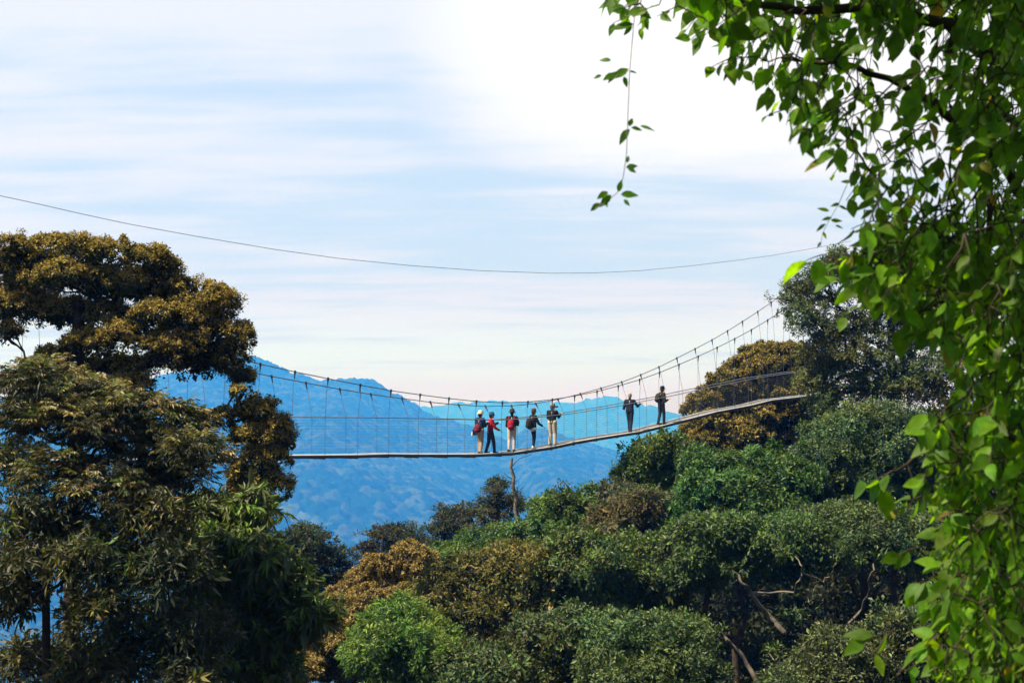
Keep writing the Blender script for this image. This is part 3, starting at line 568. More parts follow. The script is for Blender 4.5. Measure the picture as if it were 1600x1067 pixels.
# ------------------------------------------------------------------ the suspension bridge
SL = 1.066; D0 = 58.0; NRM = np.array([-SL, 1.0]) / math.hypot(SL, 1)      # away from the camera
UU = np.array([1.0, SL]) / math.hypot(SL, 1)
def depth(px, w): return (D0 + w * math.hypot(SL, 1)) / (1 - SL * (px - 800.0) / F)
def BP(px, py, w): return P(px, py, depth(px, w))
def on_line(t, w):                 # plan point at distance t along the deck and w across it
    return np.array([0, D0]) + UU * t + NRM * w
def t_of(px, w):
    p = BP(px, 650, w)[:2] - np.array([0, D0]); return float(p @ UU)
DECKW = 0.75
deck_px = [-60, 100, 200, 288, 350, 449, 560, 605, 660, 740, 799, 864, 898, 931, 999, 1057, 1120, 1174, 1206, 1274, 1310]
deck_py = [719, 718, 717.5, 716, 714.5, 711, 710, 708.5, 709, 709, 706.5, 697, 689.6, 684, 673.4, 658.7, 642.5, 632.5, 624.5, 616.6, 612]
rail_px = [-60, 200, 300, 446, 590, 690, 746, 787, 828, 898, 965, 999, 1040, 1080, 1118, 1186, 1247, 1310]
rail_py = [652, 654, 653.5, 651.6, 652.5, 654, 655.3, 656, 653, 645.3, 634.5, 627.7, 620.3, 611.5, 603.7, 590, 581, 575]
ncab = [(-60, 418), (40, 465), (120, 490), (180, 508), (240, 525), (298, 541), (354, 556), (407, 569), (461, 581), (512.6, 591.6), (563, 601.5), (611, 610.3), (656.6, 616.8), (701.6, 622.5), (744.5, 627), (785, 629), (825, 627.8), (863, 624.2), (898, 618.5), (933, 611.5), (966, 603), (999.5, 593.2), (1030.5, 582), (1061, 569.5), (1091, 556.8), (1120.5, 543), (1148, 529.4), (1174, 515.4), (1199.5, 500.2), (1224, 484), (1248, 467)]
fcab = [(-60, 450), (60, 493), (140, 518), (200, 535), (258, 551), (314, 565), (369, 577), (424.4, 588), (478, 598.2), (531, 608), (579.5, 616), (628, 622.5), (672.5, 628.3), (716.6, 632.6), (758.5, 634.6), (799, 634), (837, 630.4), (871.6, 623.8), (907, 615.4), (939, 606.6), (971.4, 597), (1001, 585.8), (1029.5, 573.5), (1057.5, 559.6), (1086, 545.2), (1112.4, 531.3), (1136.7, 517.2), (1160, 502.6), (1184, 487), (1205, 472.6), (1228, 456), (1250, 439)]
ncw = lambda px: np.interp(px, [0, 850, 1250], [-.32, -.06, -.02])
fcw = lambda px: np.interp(px, [0, 850, 1250], [1.15, 1.12, 1.10])
def z_at(px, xs, ys, w=0.0): return BP(px, float(np.interp(px, xs, ys)), w)[2]
TT = np.array([t_of(p, 0) for p in deck_px]); DZ = np.array([BP(p, y, 0)[2] for p, y in zip(deck_px, deck_py)])
RT = np.array([t_of(p, 0) for p in rail_px]); RZ = np.array([BP(p, y, 0)[2] for p, y in zip(rail_px, rail_py)])
def deck_z(t): return float(np.interp(t, TT, DZ))
def rail_z(t): return float(np.interp(t, RT, RZ))
def B3(t, w, z): p = on_line(t, w); return np.array([p[0], p[1], z])

c0 = B3(0, DECKW / 2, deck_z(0))
bridge = empty('suspension_bridge', c0, 'long narrow rope suspension footbridge with people walking on it', 'bridge')
def part(b, name, m, par=bridge, smooth=False): return b.build(name, m, par, smooth, c0)
ts = sorted(set(list(TT) + list(np.arange(TT[0], TT[-1], 1.5))))
b = MB()
for w in (0.0, DECKW):
    for t0, t1 in zip(ts[:-1], ts[1:]):
        p0 = B3(t0, w, deck_z(t0)); p1 = B3(t1, w, deck_z(t1)); d = p1 - p0; Ld = np.linalg.norm(d); d /= Ld
        s = np.array([NRM[0], NRM[1], 0]); up = np.cross(d, -s); up = up if up[2] > 0 else -up
        rot = np.stack([d, s, up], 1); b.box((p0 + p1) / 2 - up * .085, (Ld / 2 - .006, .028, .045), 0, rot)
part(b, 'side_beam', M_beam)
b = MB()
for w in (0.0, DECKW): b.tube([B3(t, w, deck_z(t) - .02) for t in ts], .028, 8)
part(b, 'edge_pipe', M_alu, smooth=True)
b = MB(); t = TT[0]; rng = np.random.default_rng(2)
while t < TT[-1] - .2:
    p0 = B3(t, DECKW / 2, deck_z(t)); p1 = B3(t + .2, DECKW / 2, deck_z(t + .2)); d = p1 - p0; d /= np.linalg.norm(d)
    s = np.array([NRM[0], NRM[1], 0]); up = np.cross(d, -s); up = up if up[2] > 0 else -up
    b.box((p0 + p1) / 2 - up * (.045 + rng.uniform(0, .006)), (.092, DECKW / 2 - .04, .014), 0, np.stack([d, s, up], 1)); t += .2
part(b, 'walkway', M_plank)
for w in (-.02, DECKW + .02):
    b = MB(); tt = np.linspace(RT[0], RT[-1], 90); b.tube([B3(t, w, rail_z(t)) for t in tt], .020, 6); part(b, 'handrail', M_rail, smooth=True)
    b = MB()
    for k in range(1, 13):
        f = k / 13.0; b.tube([B3(t, w, deck_z(t) * (1 - f) + rail_z(t) * f + .01 * math.sin(t * 4 + k)) for t in tt], .0019, 4)
    part(b, 'side_netting', M_rope)
nc = np.array([BP(x, y, ncw(x)) for x, y in ncab]); fc = np.array([BP(x, y, fcw(x)) for x, y in fcab])
for arr in (nc, fc):
    b = MB(); b.tube(arr, .018, 6); part(b, 'main_cable', M_cable, smooth=True)
for arr, we in ((nc, -.02), (fc, DECKW + .02)):
    for k, p in enumerate(arr):
        if k == 0: continue
        t = float((p[:2] - np.array([0, D0])) @ UU); e = B3(t, we, deck_z(t) - .12); r_ = B3(t, we, rail_z(t))
        b = MB(); bow = np.array([rng.normal() * .02, rng.normal() * .02, 0])
        b.tube(np.stack([p, p * .66 + r_ * .34 + bow, r_, e]), .0075, 5); h = part(b, 'hanger', M_cable)
        b = MB(); d = unit(r_ - p); b.tube(np.stack([p + d * -.05, p + d * .02, p + d * .10, p + d * .24]), [.036, .042, .026, .018], 6); part(b, 'clamp', M_clamp, h)
# cross bars under the deck, one at each pair of hangers
for p in nc[1:]:
    t = float((p[:2] - np.array([0, D0])) @ UU); d3 = np.array([UU[0], UU[1], 0]); s = np.array([NRM[0], NRM[1], 0])
    b = MB(); b.box(B3(t, DECKW / 2, deck_z(t) - .145), (.022, DECKW / 2 + .03, .012), 0, np.stack([d3, s, [0, 0, 1]], 1))
    part(b, 'cross_bar', M_clamp)

# overhead wire
wp = [(-60, 292), (0, 306), (60, 319), (130, 335), (200, 350), (310, 370), (430, 390), (530, 404), (640, 415), (750, 423), (860, 427), (930, 426.5), (1000, 423), (1075, 416), (1150, 407), (1205, 399.5), (1260, 390), (1330, 377)]
b = MB(); b.tube([BP(x, y, .4) for x, y in wp], .010, 5)
tag(b.build('overhead_wire', M_cable, smooth=True), 'single thin dark wire sagging across the sky above the bridge', 'wire')

# ------------------------------------------------------------------ people
def blob(name, caps, m, parent, voxel, balls=(), smooth=2):
    """One continuous surface grown round tapered limbs (p0, r0, p1, r1) and ellipsoids (c, r)."""
    bm = bmesh.new()
    for p0, r0, p1, r1 in caps:
        p0 = Vector(p0); p1 = Vector(p1); d = p1 - p0
        q = Vector((0, 0, 1)).rotation_difference(d if d.length > 1e-6 else Vector((0, 0, 1))).to_matrix().to_4x4()
        if d.length > 1e-6: bmesh.ops.create_cone(bm, cap_ends=True, segments=14, radius1=r0, radius2=r1, depth=d.length, matrix=Matrix.Translation((p0 + p1) / 2) @ q)
        for p, r in ((p0, r0), (p1, r1)): bmesh.ops.create_icosphere(bm, subdivisions=2, radius=r, matrix=Matrix.Translation(p))
    for c, r in balls: bmesh.ops.create_icosphere(bm, subdivisions=3, radius=1, matrix=Matrix.Translation(Vector(c)) @ Matrix.Diagonal((r[0], r[1], r[2], 1)))
    me = bpy.data.meshes.new(name); bm.to_mesh(me); bm.free()
    o = bpy.data.objects.new(name, me); COL.objects.link(o)
    md = o.modifiers.new('grow', 'REMESH'); md.mode = 'VOXEL'; md.voxel_size = voxel
    if smooth:
        sm_ = o.modifiers.new('soften', 'SMOOTH'); sm_.factor = .5; sm_.iterations = smooth
    dg = bpy.context.evaluated_depsgraph_get(); me2 = bpy.data.meshes.new_from_object(o.evaluated_get(dg))
    o.modifiers.clear(); o.data = me2; bpy.data.meshes.remove(me); me2.materials.clear(); me2.materials.append(m); me2.shade_smooth(); me2.name = name
    o.parent = parent; return o

def hand_caps(wrist, d, nrm):
    """Palm, four unequal curled fingers and a side thumb, from the wrist along d."""
    w = Vector(wrist); d = Vector(d).normalized(); n = Vector(nrm).normalized(); s = d.cross(n).normalized()
    caps = []
    for k, (off, ln) in enumerate(((-.030, .062), (-.010, .075), (.010, .070), (.030, .055))):
        a = w + d * .085 + s * off; caps.append((w + s * off * .6, .014, a, .012))
        m_ = a + d * ln * .5 + n * .012; e = m_ + d * ln * .22 + n * ln * .42
        caps += [(a, .0095, m_, .0088), (m_, .0088, e, .0075)]
    t0 = w + d * .025 - s * .026; t1 = t0 + d * .035 - s * .028 + n * .01; caps += [(t0, .013, t1, .0105), (t1, .0105, t1 + d * .03 + n * .012, .0085)]
    return caps

PM = {}
def pm(col):
    if col not in PM: PM[col] = mat('cloth_%d' % len(PM), col, .85, .2, var=.18, scale=14, bump=.3)
    return PM[col]

def person(px, w, h, yaw, label, jacket, trousers, shoes=(.02, .02, .022), hat=None, hair=(.05, .035, .025), pack=None, hands=None, feet=None, lean=0.0, extra=None, legw=1.0, jlen=.88, head_turn=0.0, hem=None, skin=M_skin, bulk=1.0):
    p0 = BP(px, 650, w); t = float((p0[:2] - np.array([0, D0])) @ UU); pos = B3(t, w, deck_z(t) - .03)
    root = empty('person', pos, label, 'person', rz=-R(yaw)); k = h / 1.74; root.scale = (k, k, k)
    feet = feet or ((-.10, .02), (.10, -.02)); hands = hands or (((-.27, .10, .86)), ((.27, .10, .86)))
    hip = [Vector((-.09, 0, .92)), Vector((.09, 0, .92))]; nk = Vector((0, lean, 1.46)); sh = [Vector((-.185, lean * .95, 1.40)), Vector((.185, lean * .95, 1.40))]
    ank = [Vector((f[0], f[1], .085)) for f in feet]
    knee = [(hip[i] + ank[i]) / 2 + Vector((0, .045, 0)) for i in (0, 1)]
    hnd = [Vector(q) for q in hands]; elb = []
    for i in (0, 1):
        mid = (sh[i] + hnd[i]) / 2; L_ = (hnd[i] - sh[i]).length; bend = math.sqrt(max(0.0, .29**2 - (L_ / 2)**2)); elb.append(mid + Vector(((-.16, .16)[i], -.35, -.9)).normalized() * bend)
    hc = Vector((0, lean + .035, 1.615)); q = Matrix.Rotation(-R(head_turn), 3, 'Z')
    hp = lambda x, y, z: tuple(hc + q @ Vector((x, y, z)))
    body = [(hip[i], .075, knee[i], .052) for i in (0, 1)] + [(knee[i], .052, ank[i], .036) for i in (0, 1)] + [((0, 0, .95), .09, (0, lean * .5, 1.18), .085), ((0, lean * .5, 1.18), .085, (0, lean, 1.36), .085), (nk, .055, tuple(hc + Vector((0, -.01, -.06))), .05), (sh[0], .05, sh[1], .05)]
    body += [(sh[i], .046, elb[i], .038) for i in (0, 1)] + [(elb[i], .036, hnd[i], .026) for i in (0, 1)]
    body += [(ank[i], .036, (ank[i].x, ank[i].y + .13, .04), .03) for i in (0, 1)]
    for i in (0, 1): body += hand_caps(hnd[i], (hnd[i] - elb[i]), (0, .3, -1))
    face = [(hp(0, .105, -.01), .012, hp(0, .115, -.028), .014), (hp(-.02, .095, -.062), .008, hp(.02, .095, -.062), .008), (hp(0, .08, -.10), .022, hp(0, .07, -.09), .02)]
    balls = [(hp(0, 0, .015), (.076, .098, .112)), (hp(0, .045, -.055), (.055, .055, .06)), (hp(-.078, -.005, -.01), (.012, .022, .034)), (hp(.078, -.005, -.01), (.012, .022, .034)), (hp(-.03, .088, .012), (.012, .01, .007)), (hp(.03, .088, .012), (.012, .01, .007))]
    blob('body', body + face, skin, root, .0085, balls)
    jb = [((-.06, 0, jlen + .06), .115 * bulk, (-.06, lean * .6, 1.2), .112 * bulk), ((.06, 0, jlen + .06), .115 * bulk, (.06, lean * .6, 1.2), .112 * bulk), ((-.07, lean * .6, 1.2), .115 * bulk, (-.08, lean * .95, 1.36), .105), ((.07, lean * .6, 1.2), .115 * bulk, (.08, lean * .95, 1.36), .105), (sh[0], .068, sh[1], .068), (nk + Vector((0, 0, -.03)), .07, nk + Vector((0, 0, .01)), .066)]
    jb += [(sh[i], .072, elb[i], .060) for i in (0, 1)] + [(elb[i], .060, elb[i].lerp(hnd[i], .88), .047) for i in (0, 1)]
    blob('jacket', jb, pm(jacket), root, .014)
    blob('trousers', [(hip[i] + Vector((0, 0, .05)), .108 * legw, knee[i], .078 * legw) for i in (0, 1)] + [(knee[i], .078 * legw, ank[i] + Vector((0, 0, .0)), .062 * legw) for i in (0, 1)] + [((-.05, 0, .97), .11, (.05, 0, .97), .11)], pm(trousers), root, .013)
    for i in (0, 1):
        a = ank[i]; blob('shoe', [((a.x, a.y - .04, .05), .048, (a.x, a.y + .05, .048), .048), ((a.x, a.y + .05, .045), .046, (a.x, a.y + .16, .038), .036), ((a.x, a.y - .02, .06), .045, (a.x, a.y - .02, .10), .042)], pm(shoes), root, .012)
    if hair: blob('hair', [], pm(hair), root, .010, [(hp(0, -.022, .035), (.088, .098, .104)), (hp(0, -.05, -.03), (.078, .062, .085))], 1)
    if hat:
        b = MB(); ang = np.arange(20) * 2 * math.pi / 20; kind, colr, brim = hat
        prof = [(.102, .015), (.100, .07), (.088, .115), (.05, .14), (.001, .145)] if kind == 'cap' else [(brim, -.01), (.105, .035), (.100, .085), (.085, .12), (.05, .135), (.001, .137)]
        if kind == 'cap': prof = [(.104, .0)] + prof
        v = [[r_ * math.cos(a), r_ * 1.08 * math.sin(a) - .005, z_] for r_, z_ in prof for a in ang]
        if kind == 'cap':
            for j, a in enumerate(ang):
                if math.sin(a) > .2: v[j][1] += .085 * (math.sin(a) - .2) / .8
        v = np.array(v) + np.array([0, 0, .02]); v = v @ np.array(q).T + np.array(hc)
        f = [[i * 20 + j, i * 20 + (j + 1) % 20, (i + 1) * 20 + (j + 1) % 20, (i + 1) * 20 + j] for i in range(len(prof) - 1) for j in range(20)]
        b.add(v, f); o = b.build('hat', pm(colr), root, True)
        so_ = o.modifiers.new('thick', 'SOLIDIFY'); so_.thickness = .008
    if pack:
        colr, (x_, y_, z0, z1, rw, rd) = pack
        pk = blob('backpack', [], pm(colr), root, .014, [((x_, y_ + lean * .7, (z0 + z1) / 2), (rw, rd, (z1 - z0) / 2)), ((x_, y_ + lean * .6 + .01, z0 + (z1 - z0) * .36), (rw * 1.02, rd * 1.12, (z1 - z0) * .34)), ((x_, y_ - rd * .5 + lean * .6, z0 + (z1 - z0) * .3), (rw * .7, rd * .7, (z1 - z0) * .2))], 3)
        for i in (0, 1):
            s = sh[i]; x = s.x * .62
            blob('strap', [((x, s.y - .12, 1.36), .018, (x, s.y - .02, 1.475), .018), ((x, s.y - .02, 1.475), .018, (x, s.y + .10, 1.40), .018), ((x, s.y + .10, 1.40), .018, (x * 1.2, s.y * .7 + .12, 1.18), .016)], pm(colr), pk, .012)
    if hem: blob('shirt_hem', [((-.07, 0, .86), .118, (.07, 0, .86), .118)], pm(hem), root, .013)
    if extra: extra(root)
    return root

NAVY = (.012, .030, .075); BLACK = (.010, .011, .014); RED = (.30, .010, .022); CREAM = (.52, .45, .35); JEAN = (.012, .022, .048); WHITE = (.72, .72, .72)
def cam_extra(root):
    pass
rail_h = 1.30
person(750, .36, 1.72, 38, 'person in a blue jacket with cream hat, dark red backpack and tan trousers', NAVY, (.36, .28, .20), hat=('brim', (.62, .52, .36), .15), pack=(( .16, .012, .028), (0, -.17, .84, 1.22, .15, .13)), hands=((-.20, .20, 1.06), (.14, .34, 1.26)), feet=((-.07, .05), (.07, -.06)),
       extra=lambda r: (blob('shoulder_bag', [], pm((.015, .022, .04)), r, .014, [((-.20, -.08, .90), (.06, .15, .16))]), blob('water_bottle', [((-.26, -.20, .74), .032, (-.25, -.18, .88), .028)], pm(WHITE), r, .012)))
person(766, .26, 1.66, 72, 'person in a red jacket and blue bucket hat, dark jeans, gripping the rail', (.42, .012, .028), JEAN, hat=('brim', (.02, .07, .16), .145), hands=((-.16, .42, 1.30), (.20, .36, .98)), feet=((-.10, -.16), (.10, .16)), lean=.03,
       extra=lambda r: blob('jacket_cuff', [((-.20, .20, 1.20), .058, (-.165, .39, 1.29), .05)], pm(BLACK), r, .012))
person(800, .40, 1.74, 14, 'person in black jacket, brown brimmed hat, red backpack and pale trousers', BLACK, (.56, .50, .44), hat=('brim', (.035, .025, .022), .16), pack=((.34, .010, .028), (0, -.18, .87, 1.34, .15, .13)), hands=((-.19, .20, 1.14), (.20, .28, 1.26)), feet=((-.13, -.05), (.07, .04)))
person(833, .40, 1.66, 58, 'person in black with a dark backpack, white shirt hem and black leggings', BLACK, (.008, .012, .024), shoes=(.6, .6, .6), hat=('cap', (.09, .06, .04), .1), pack=((.016, .015, .013), (0, -.20, .84, 1.34, .16, .16)), hands=((-.22, .40, 1.26), (.25, .34, .98)), feet=((-.05, .04), (.05, -.02)), legw=.78, hem=WHITE)
person(863, .46, 1.76, 26, 'tall person in a dark jacket and cream trousers holding up dark binoculars', BLACK, CREAM, hair=(.16, .12, .09), hat=('cap', (.30, .26, .22), .1), hands=((-.16, .24, 1.36), (.22, .40, 1.30)), feet=((-.12, 0), (.10, .03)), legw=1.12, head_turn=40, lean=.0, shoes=(.40, .34, .27),
       extra=lambda r: blob('binoculars', [((.08, .13, 1.615), .028, (.14, .22, 1.61), .036), ((.04, .15, 1.615), .028, (.10, .24, 1.61), .036)], pm((.010, .008, .008)), r, .01))
person(984, .34, 1.76, 18, 'bare-headed fair-haired person in dark navy, arms spread along the rails', (.010, .016, .034), (.012, .020, .040), hair=(.30, .24, .17), hands=((-.30, .20, 1.10), (.42, .30, 1.28)), feet=((-.03, .05), (.05, -.06)), legw=.95)
person(1033, .36, 1.76, 62, 'person in a dark cap with a dark green backpack, the one farthest along', (.022, .022, .020), (.014, .018, .030), hat=('cap', (.012, .014, .022), .1), pack=((.034, .032, .022), (0, -.20, .98, 1.44, .15, .14)), hands=((-.22, .34, 1.28), (.24, .22, 1.14)), feet=((-.07, -.12), (.07, .10)), lean=.04)

# ------------------------------------------------------------------ near overhanging tree and its vines at the right
LS = np.array([0, .12, .32, .56, .80, 1.0]); LW = np.array([.04, .55, .98, .92, .48, .0])
def big_leaves(b, rng, pos, axis, nrm, Ln, Wd, col, curl=.18, fold=.16):
    n = len(pos); a = unit(axis); side = unit(np.cross(a, nrm)); nn = np.cross(side, a)
    Ln = Ln.reshape(-1, 1, 1); Wd = Wd.reshape(-1, 1, 1); cu = (curl * rng.uniform(.2, 1.8, n)).reshape(-1, 1, 1)
    s = LS.reshape(1, -1, 1); wv = LW.reshape(1, -1, 1) * Wd * .5
    tw = (rng.normal(size=n) * .25).reshape(-1, 1, 1) * s
    mid = pos[:, None] + a[:, None] * Ln * s - nn[:, None] * Ln * cu * s**2
    sd = side[:, None] + nn[:, None] * tw
    Lf_ = mid + sd * wv + nn[:, None] * wv * fold * 1.6; Rt_ = mid - sd * wv + nn[:, None] * wv * fold * 1.6
    v = np.stack([Lf_, mid, Rt_], 2).reshape(n, 18, 3)
    f = []
    for i in range(5): f += [[i * 3, i * 3 + 1, i * 3 + 4, i * 3 + 3], [i * 3 + 1, i * 3 + 2, i * 3 + 5, i * 3 + 4]]
    f = (np.array(f)[None] + np.arange(n)[:, None, None] * 18).reshape(-1, 4)
    b.add(v.reshape(-1, 3), f, np.repeat(col, 18, 0))

rng = np.random.default_rng(77)
by_ = [0, 30, 60, 100, 150, 185, 205, 240, 262, 300, 345, 372, 392, 410, 450, 480, 520, 600, 650, 720, 790, 830, 900, 960, 1000, 1067]
bx_ = [1105, 1090, 1120, 1150, 1215, 1245, 1270, 1262, 1315, 1338, 1320, 1335, 1290, 1300, 1360, 1400, 1465, 1480, 1440, 1430, 1440, 1445, 1440, 1435, 1420, 1440]
def dens(x, y):
    xb = np.interp(y, by_, bx_); e = x - xb
    if e < 18: return 0
    d = .27 + .5 * min(1, max(0, (x - 1430) / 100))
    if y > 330: d = .36 + .64 * min(1, e / 70.)
    if 30 < y < 290 and 1385 < x < 1525: d *= .30
    return d
pal_fg = [(.070, .145, .009), (.09, .18, .012), (.05, .105, .009), (.115, .21, .014), (.06, .125, .010)]
twl = MB(); lfb = MB(); tips = []
pos = []; ax = []; nr = []; ln = []; wd = []; co = []
def add_leaf(p, a, n_, L_, w_, c): pos.append(p); ax.append(a); nr.append(n_); ln.append(L_); wd.append(w_); co.append(c)
def twig(px, py, D, ang, length_px, nleaf, leaf_px, r=.0022, minpx=None):
    """A twig that starts at (px,py) and carries alternate leaves."""
    dx, dy = math.cos(ang), math.sin(ang); pts = []
    for t in np.linspace(0, 1, 5): pts.append(P(px + dx * length_px * t, py + dy * length_px * t + 12 * t * t * length_px / 100, D + .08 * t * math.sin(px)))
    pts = np.array(pts); twl.tube(pts, np.linspace(r, r * .5, 5), 5); s = D / F
    for k in range(nleaf):
        t = (k + .6) / nleaf; p = np.array([np.interp(t, np.linspace(0, 1, 5), pts[:, i]) for i in range(3)])
        tn = unit(pts[-1] - pts[0]); sd = unit(np.cross(tn, rng.normal(size=3)))
        a = unit(tn * .5 + sd * (1 if k % 2 else -1) * .9 + np.array([-.12, 0, -.55]) + rng.normal(size=3) * .25)
        nn = unit(np.array([rng.normal() * .5, -.55 + rng.normal() * .5, .75 + rng.normal() * .35]))
        L_ = leaf_px * s * rng.uniform(.65, 1.2); q = p + a * L_ * .10
        c = pick(rng, pal_fg, 1, .25)[0]
        u_ = rng.random()
        if u_ < .014: c = np.array((.22, .22, .03)) * rng.uniform(.7, 1.1)
        elif u_ < .026: c = np.array((.16, .11, .03)) * rng.uniform(.7, 1.2)
        add_leaf(q, a, nn, L_, L_ * rng.uniform(.46, .62), c)
    return pts[0]
cnt = 0; starts = []
while cnt < 1450:
    x = rng.uniform(1090, 1660); y = rng.uniform(-150, 1120)
    if rng.random() > dens(x, min(max(y, 0), 1067)): continue
    D = rng.uniform(3.6, 4.9) if rng.random() < .7 else rng.uniform(4.9, 6.2)
    xb = np.interp(y, by_, bx_); nl = int(rng.integers(3, 7)); ln_px = rng.uniform(40, 105)
    ang = math.pi * rng.uniform(.35, .80); room = x - xb
    if room < ln_px + 10: ln_px = max(24, room * .7); nl = min(nl, 4)
    starts.append(twig(x, y, D, ang, ln_px, nl, rng.uniform(21, 40) * 4.3 / D if D < 4.9 else 28 * 4.3 / D)); cnt += 1
# twigs added out of view above, put there to shade the leaves below
for _ in range(420):
    X_, Y_, Z_ = rng.uniform(.05, 1.5), rng.uniform(1.4, 4.6), rng.uniform(2.0, 3.0)
    starts.append(twig(800 + F * X_ / Y_, HORIZON - F * Z_ / Y_, Y_, math.pi * rng.uniform(.1, .9), .28 * F / Y_, 7, .12 * F / Y_))
for _ in range(170): starts.append(twig(rng.uniform(980, 1720), rng.uniform(-430, -50), rng.uniform(3.6, 6.2), math.pi * rng.uniform(.3, .8), rng.uniform(50, 110), 6, 52))
# single leaves and pairs that stand clear of the mass
for x, y, an, lp, nl, lf in [(1285, 398, 2.9, 26, 2, 46), (1395, 735, 2.7, 46, 3, 50), (1385, 745, 2.2, 20, 2, 62), (1430, 500, 2.9, 30, 2, 44), (1395, 985, 2.9, 50, 3, 42), (1375, 1010, 2.4, 20, 1, 30), (1225, 172, 2.9, 32, 3, 18), (1372, 290, 2.6, 20, 2, 34), (1365, 345, 2.9, 36, 2, 42), (1330, 420, 2.6, 40, 3, 40), (1345, 480, 2.7, 30, 3, 30), (1140, 92, 2.8, 34, 2, 36), (1110, 40, 2.6, 40, 3, 34), (1060, 10, 2.8, 36, 3, 26), (1030, 8, 2.9, 30, 3, 24), (1090, 25, 2.3, 30, 2, 30), (1000, 6, 2.6, 30, 3, 30), (985, 10, 3.0, 24, 2, 30), (975, 30, 2.9, 18, 2, 28), (1010, 20, 2.2, 24, 2, 28), (1150, 20, 2.6, 60, 5, 40), (1190, 40, 2.5, 60, 6, 42), (1160, 90, 2.9, 30, 3, 38), (1230, 20, 2.2, 70, 6, 44), (1240, 90, 2.2, 60, 5, 42), (1430, 855, 2.8, 30, 2, 34), (1440, 775, 2.9, 30, 3, 40), (1420, 790, 2.9, 26, 2, 20), (1460, 900, 2.8, 40, 3, 44), (1450, 1030, 2.8, 40, 3, 40)]:
    starts.append(twig(x, y, 4.2, an, lp, nl, lf))
# boughs
troot = P(1690, 700, 5.2); gz = float(ground(troot[0], troot[1])); oo = (troot[0], troot[1], gz)
ot = empty('overhanging_tree', oo, 'near leafy tree overhanging the whole right side, its broad leaves out of focus', 'tree')
def bough(pts, r0, r1, name='branch'):
    b = MB(); w = np.array([P(x, y, d) for x, y, d in pts]); t = np.linspace(0, 1, len(w)); tt = np.linspace(0, 1, 4 * len(w)); 
    w = np.stack([np.interp(tt, t, w[:, i]) for i in range(3)], 1); w[1:-1] += rng.normal(size=(len(w) - 2, 3)) * .006
    b.tube(w, np.linspace(r0, r1, len(w)), 8); b.build(name, M_bark, ot, True, oo); return w
b = MB(); b.tube([[oo[0], oo[1], gz - .3], P(1690, 900, 5.2), P(1685, 600, 5.2), P(1680, 250, 5.2), P(1670, -80, 5.2), P(1660, -260, 5.2)], [.16, .13, .12, .11, .10, .08], 10); b.build('trunk', M_bark, ot, True, oo)
def PX(x, y, z): return (800 + F * x / y, HORIZON - F * z / y, y)
BG = [bough([(1665, -200, 5.2), PX(1.4, 4.8, 2.5), PX(.8, 4.2, 2.6), PX(.1, 3.5, 2.6), PX(.0, 2.6, 2.5)], .04, .006),  # this bough and the next are added to carry the shading twigs
      bough([PX(1.4, 4.8, 2.5), PX(.9, 3.4, 2.5), PX(.5, 2.6, 2.5), PX(0, 1.6, 2.4)], .02, .005),
      bough([(1683, 300, 5.2), (1600, 120, 4.9), (1480, 40, 4.6), (1350, 15, 4.4), (1220, 10, 4.3), (1090, -5, 4.2), (985, -12, 4.2)], .030, .004),
      bough([(1684, 500, 5.2), (1620, 330, 4.9), (1540, 220, 4.6), (1440, 150, 4.4), (1330, 95, 4.3), (1240, 95, 4.3)], .026, .004),
      bough([(1686, 640, 5.2), (1610, 470, 4.8), (1520, 380, 4.5), (1420, 360, 4.3), (1340, 400, 4.2)], .022, .004),
      bough([(1570, -60, 4.7), (1555, 150, 4.7), (1545, 330, 4.7), (1540, 520, 4.7), (1535, 700, 4.7), (1500, 900, 4.6)], .013, .006),
      bough([(1688, 800, 5.2), (1600, 690, 4.8), (1520, 650, 4.5), (1450, 690, 4.3), (1400, 735, 4.2)], .018, .003),
      bough([(1689, 950, 5.2), (1600, 860, 4.8), (1520, 830, 4.5), (1450, 860, 4.3)], .016, .003),
      bough([(1689, 1000, 5.2), (1580, 940, 4.6), (1500, 960, 4.4), (1440, 1020, 4.3), (1400, 1060, 4.2)], .014, .004),
      bough([(1490, 40, 4.6), (1480, 120, 4.5), (1495, 200, 4.5), (1480, 300, 4.5)], .010, .004)]
allb = np.concatenate(BG)
starts = sorted(starts, key=lambda q: np.linalg.norm(allb - q, axis=1).min()); nodes = list(allb)
for s in starts:                      # every twig runs back to the nearest wood already grown
    na = np.array(nodes); k = int(np.argmin(np.linalg.norm(na - s, axis=1))); e = na[k]; m_ = (s + e) / 2 + rng.normal(size=3) * .06 * np.linalg.norm(e - s) + np.array([0, 0, .06 * np.linalg.norm(e - s)])
    twl.tube(np.stack([s, s * .5 + m_ * .5, m_, m_ * .4 + e * .6, e]), np.array([1, 1.1, 1.25, 1.4, 1.6]) * .0019, 5); nodes += [s, m_]
twl.build('twigs', M_bark, ot, True, oo)['kind'] = 'stuff'
big_leaves(lfb, rng, np.array(pos), np.array(ax), np.array(nr), np.array(ln), np.array(wd), np.array(co))
lfb.build('crown', M_vine, ot, True, oo)

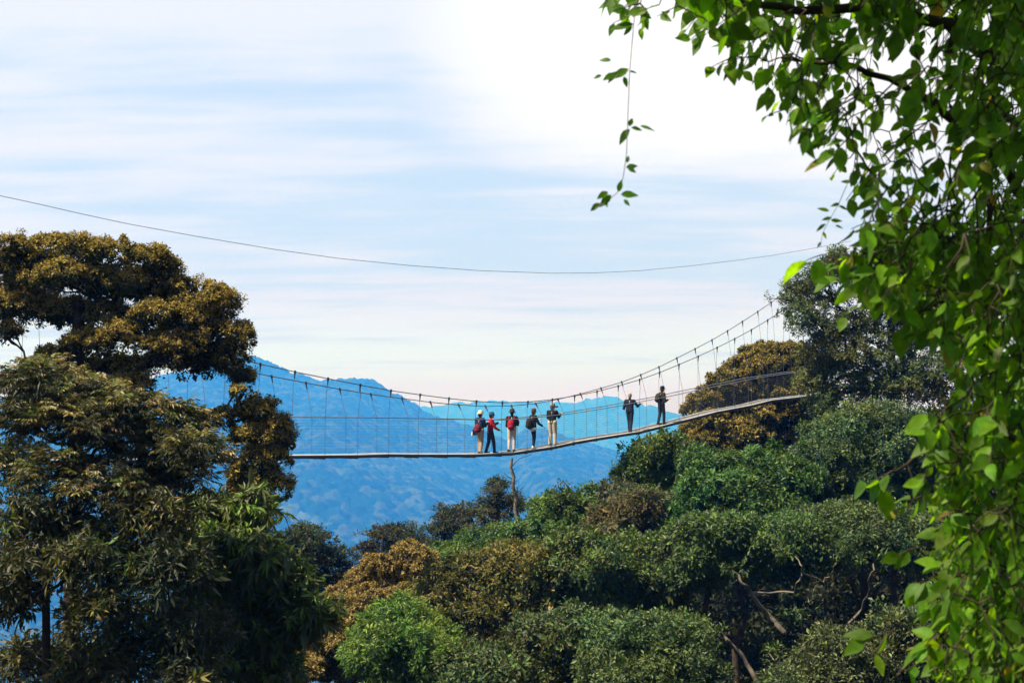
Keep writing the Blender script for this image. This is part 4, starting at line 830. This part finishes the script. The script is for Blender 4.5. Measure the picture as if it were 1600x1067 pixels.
def vine(name, label, D, path, leafs, r=.0016, tiny=False):
    o = P(path[0][0], path[0][1], D); rt = empty(name, o, label, 'vine')
    b = MB(); b.tube([P(x, y, D) for x, y in path], np.linspace(r, r * .7, len(path)), 5); b.build('stem', mat('vine_stem', (.20, .17, .14), .7), rt, True, o)
    n = len(leafs); ps = []; aa = []; nn = []; ll = []; cc = []
    for x, y, an, lp in leafs:
        ps.append(P(x, y, D)); aa.append(np.array([math.cos(an), rng.normal() * .3, -math.sin(an)])); nn.append(np.array([rng.normal() * .25, -.9, .35 + rng.normal() * .2])); ll.append(lp * D / F)
        cc.append(pick(rng, [(.075, .17, .015), (.05, .12, .012)], 1, .2)[0])
    lb = MB(); ll = np.array(ll); big_leaves(lb, rng, np.array(ps), np.array(aa), np.array(nn), ll, ll * (.34 if tiny else .46), np.array(cc)); lb.build('foliage', M_vine, rt, True, o)
    return rt
vine('hanging_vine', 'thin vine with a few leaf sprays hanging alone against the white sky', 4.2, [(996, -12), (990, 40), (984, 110), (981, 180), (979, 240), (974, 275), (968, 298), (945, 318), (930, 326)],
     [(990, 38, 2.9, 40), (988, 42, 2.4, 20), (985, 20, 3.3, 30), (992, 12, .5, 34), (1003, 20, 1.2, 30), (1000, 45, 1.4, 20), (975, 10, 3.0, 22), (982, 108, 2.6, 30), (983, 112, .1, 14), (965, 112, 2.3, 24), (955, 95, 3.3, 20), (975, 120, 1.3, 18), (960, 115, 2.6, 22), (940, 118, 2.8, 14), (983, 198, -1.2, 18), (984, 202, 2.3, 30), (986, 200, .1, 20), (1000, 197, .35, 26), (980, 255, -1.4, 14), (981, 262, .6, 16), (966, 300, -1.3, 20), (970, 304, .0, 28), (955, 305, 2.4, 26), (950, 300, 2.6, 22), (938, 318, 2.6, 20), (945, 312, 1.2, 14), (978, 262, -.2, 20), (975, 312, .9, 14)])
vine('trailing_vine', 'wispy vine tendril with tiny pointed leaves beside the overhanging tree', 4.3, [(1340, 250), (1325, 285), (1310, 320), (1295, 345), (1285, 365), (1282, 385)],
     [(1330, 285, 3.3, 16), (1322, 270, -1.9, 16), (1312, 318, 2.8, 18), (1310, 322, .3, 18), (1300, 340, 2.9, 18), (1298, 344, .2, 20), (1290, 350, 2.5, 20), (1286, 362, 1.1, 14), (1296, 330, 3.4, 20), (1283, 378, 2.2, 12), (1305, 352, .4, 14)], r=.0012, tiny=True)

# ------------------------------------------------------------------ the air
bpy.ops.mesh.primitive_cube_add(size=1, location=(0, 8400, -480)); hz = bpy.context.object; hz.name = 'haze'; hz.scale = (29000, 17500, 1640)
hz.data.name = 'haze'; tag(hz, 'blue air between the forest and the mountains', 'haze', kind='stuff')
hm = bpy.data.materials.new('blue_air'); hm.use_nodes = True; t = hm.node_tree; t.nodes.clear()
o_ = t.nodes.new('ShaderNodeOutputMaterial'); pv = t.nodes.new('ShaderNodeVolumePrincipled')
pv.inputs['Color'].default_value = (0.030, 0.262, 1.0, 1); pv.inputs['Density'].default_value = 0.00030; pv.inputs['Absorption Color'].default_value = (1, .82, 1, 1); pv.inputs['Anisotropy'].default_value = 0.2
t.links.new(pv.outputs[0], o_.inputs['Volume']); hz.data.materials.append(hm)
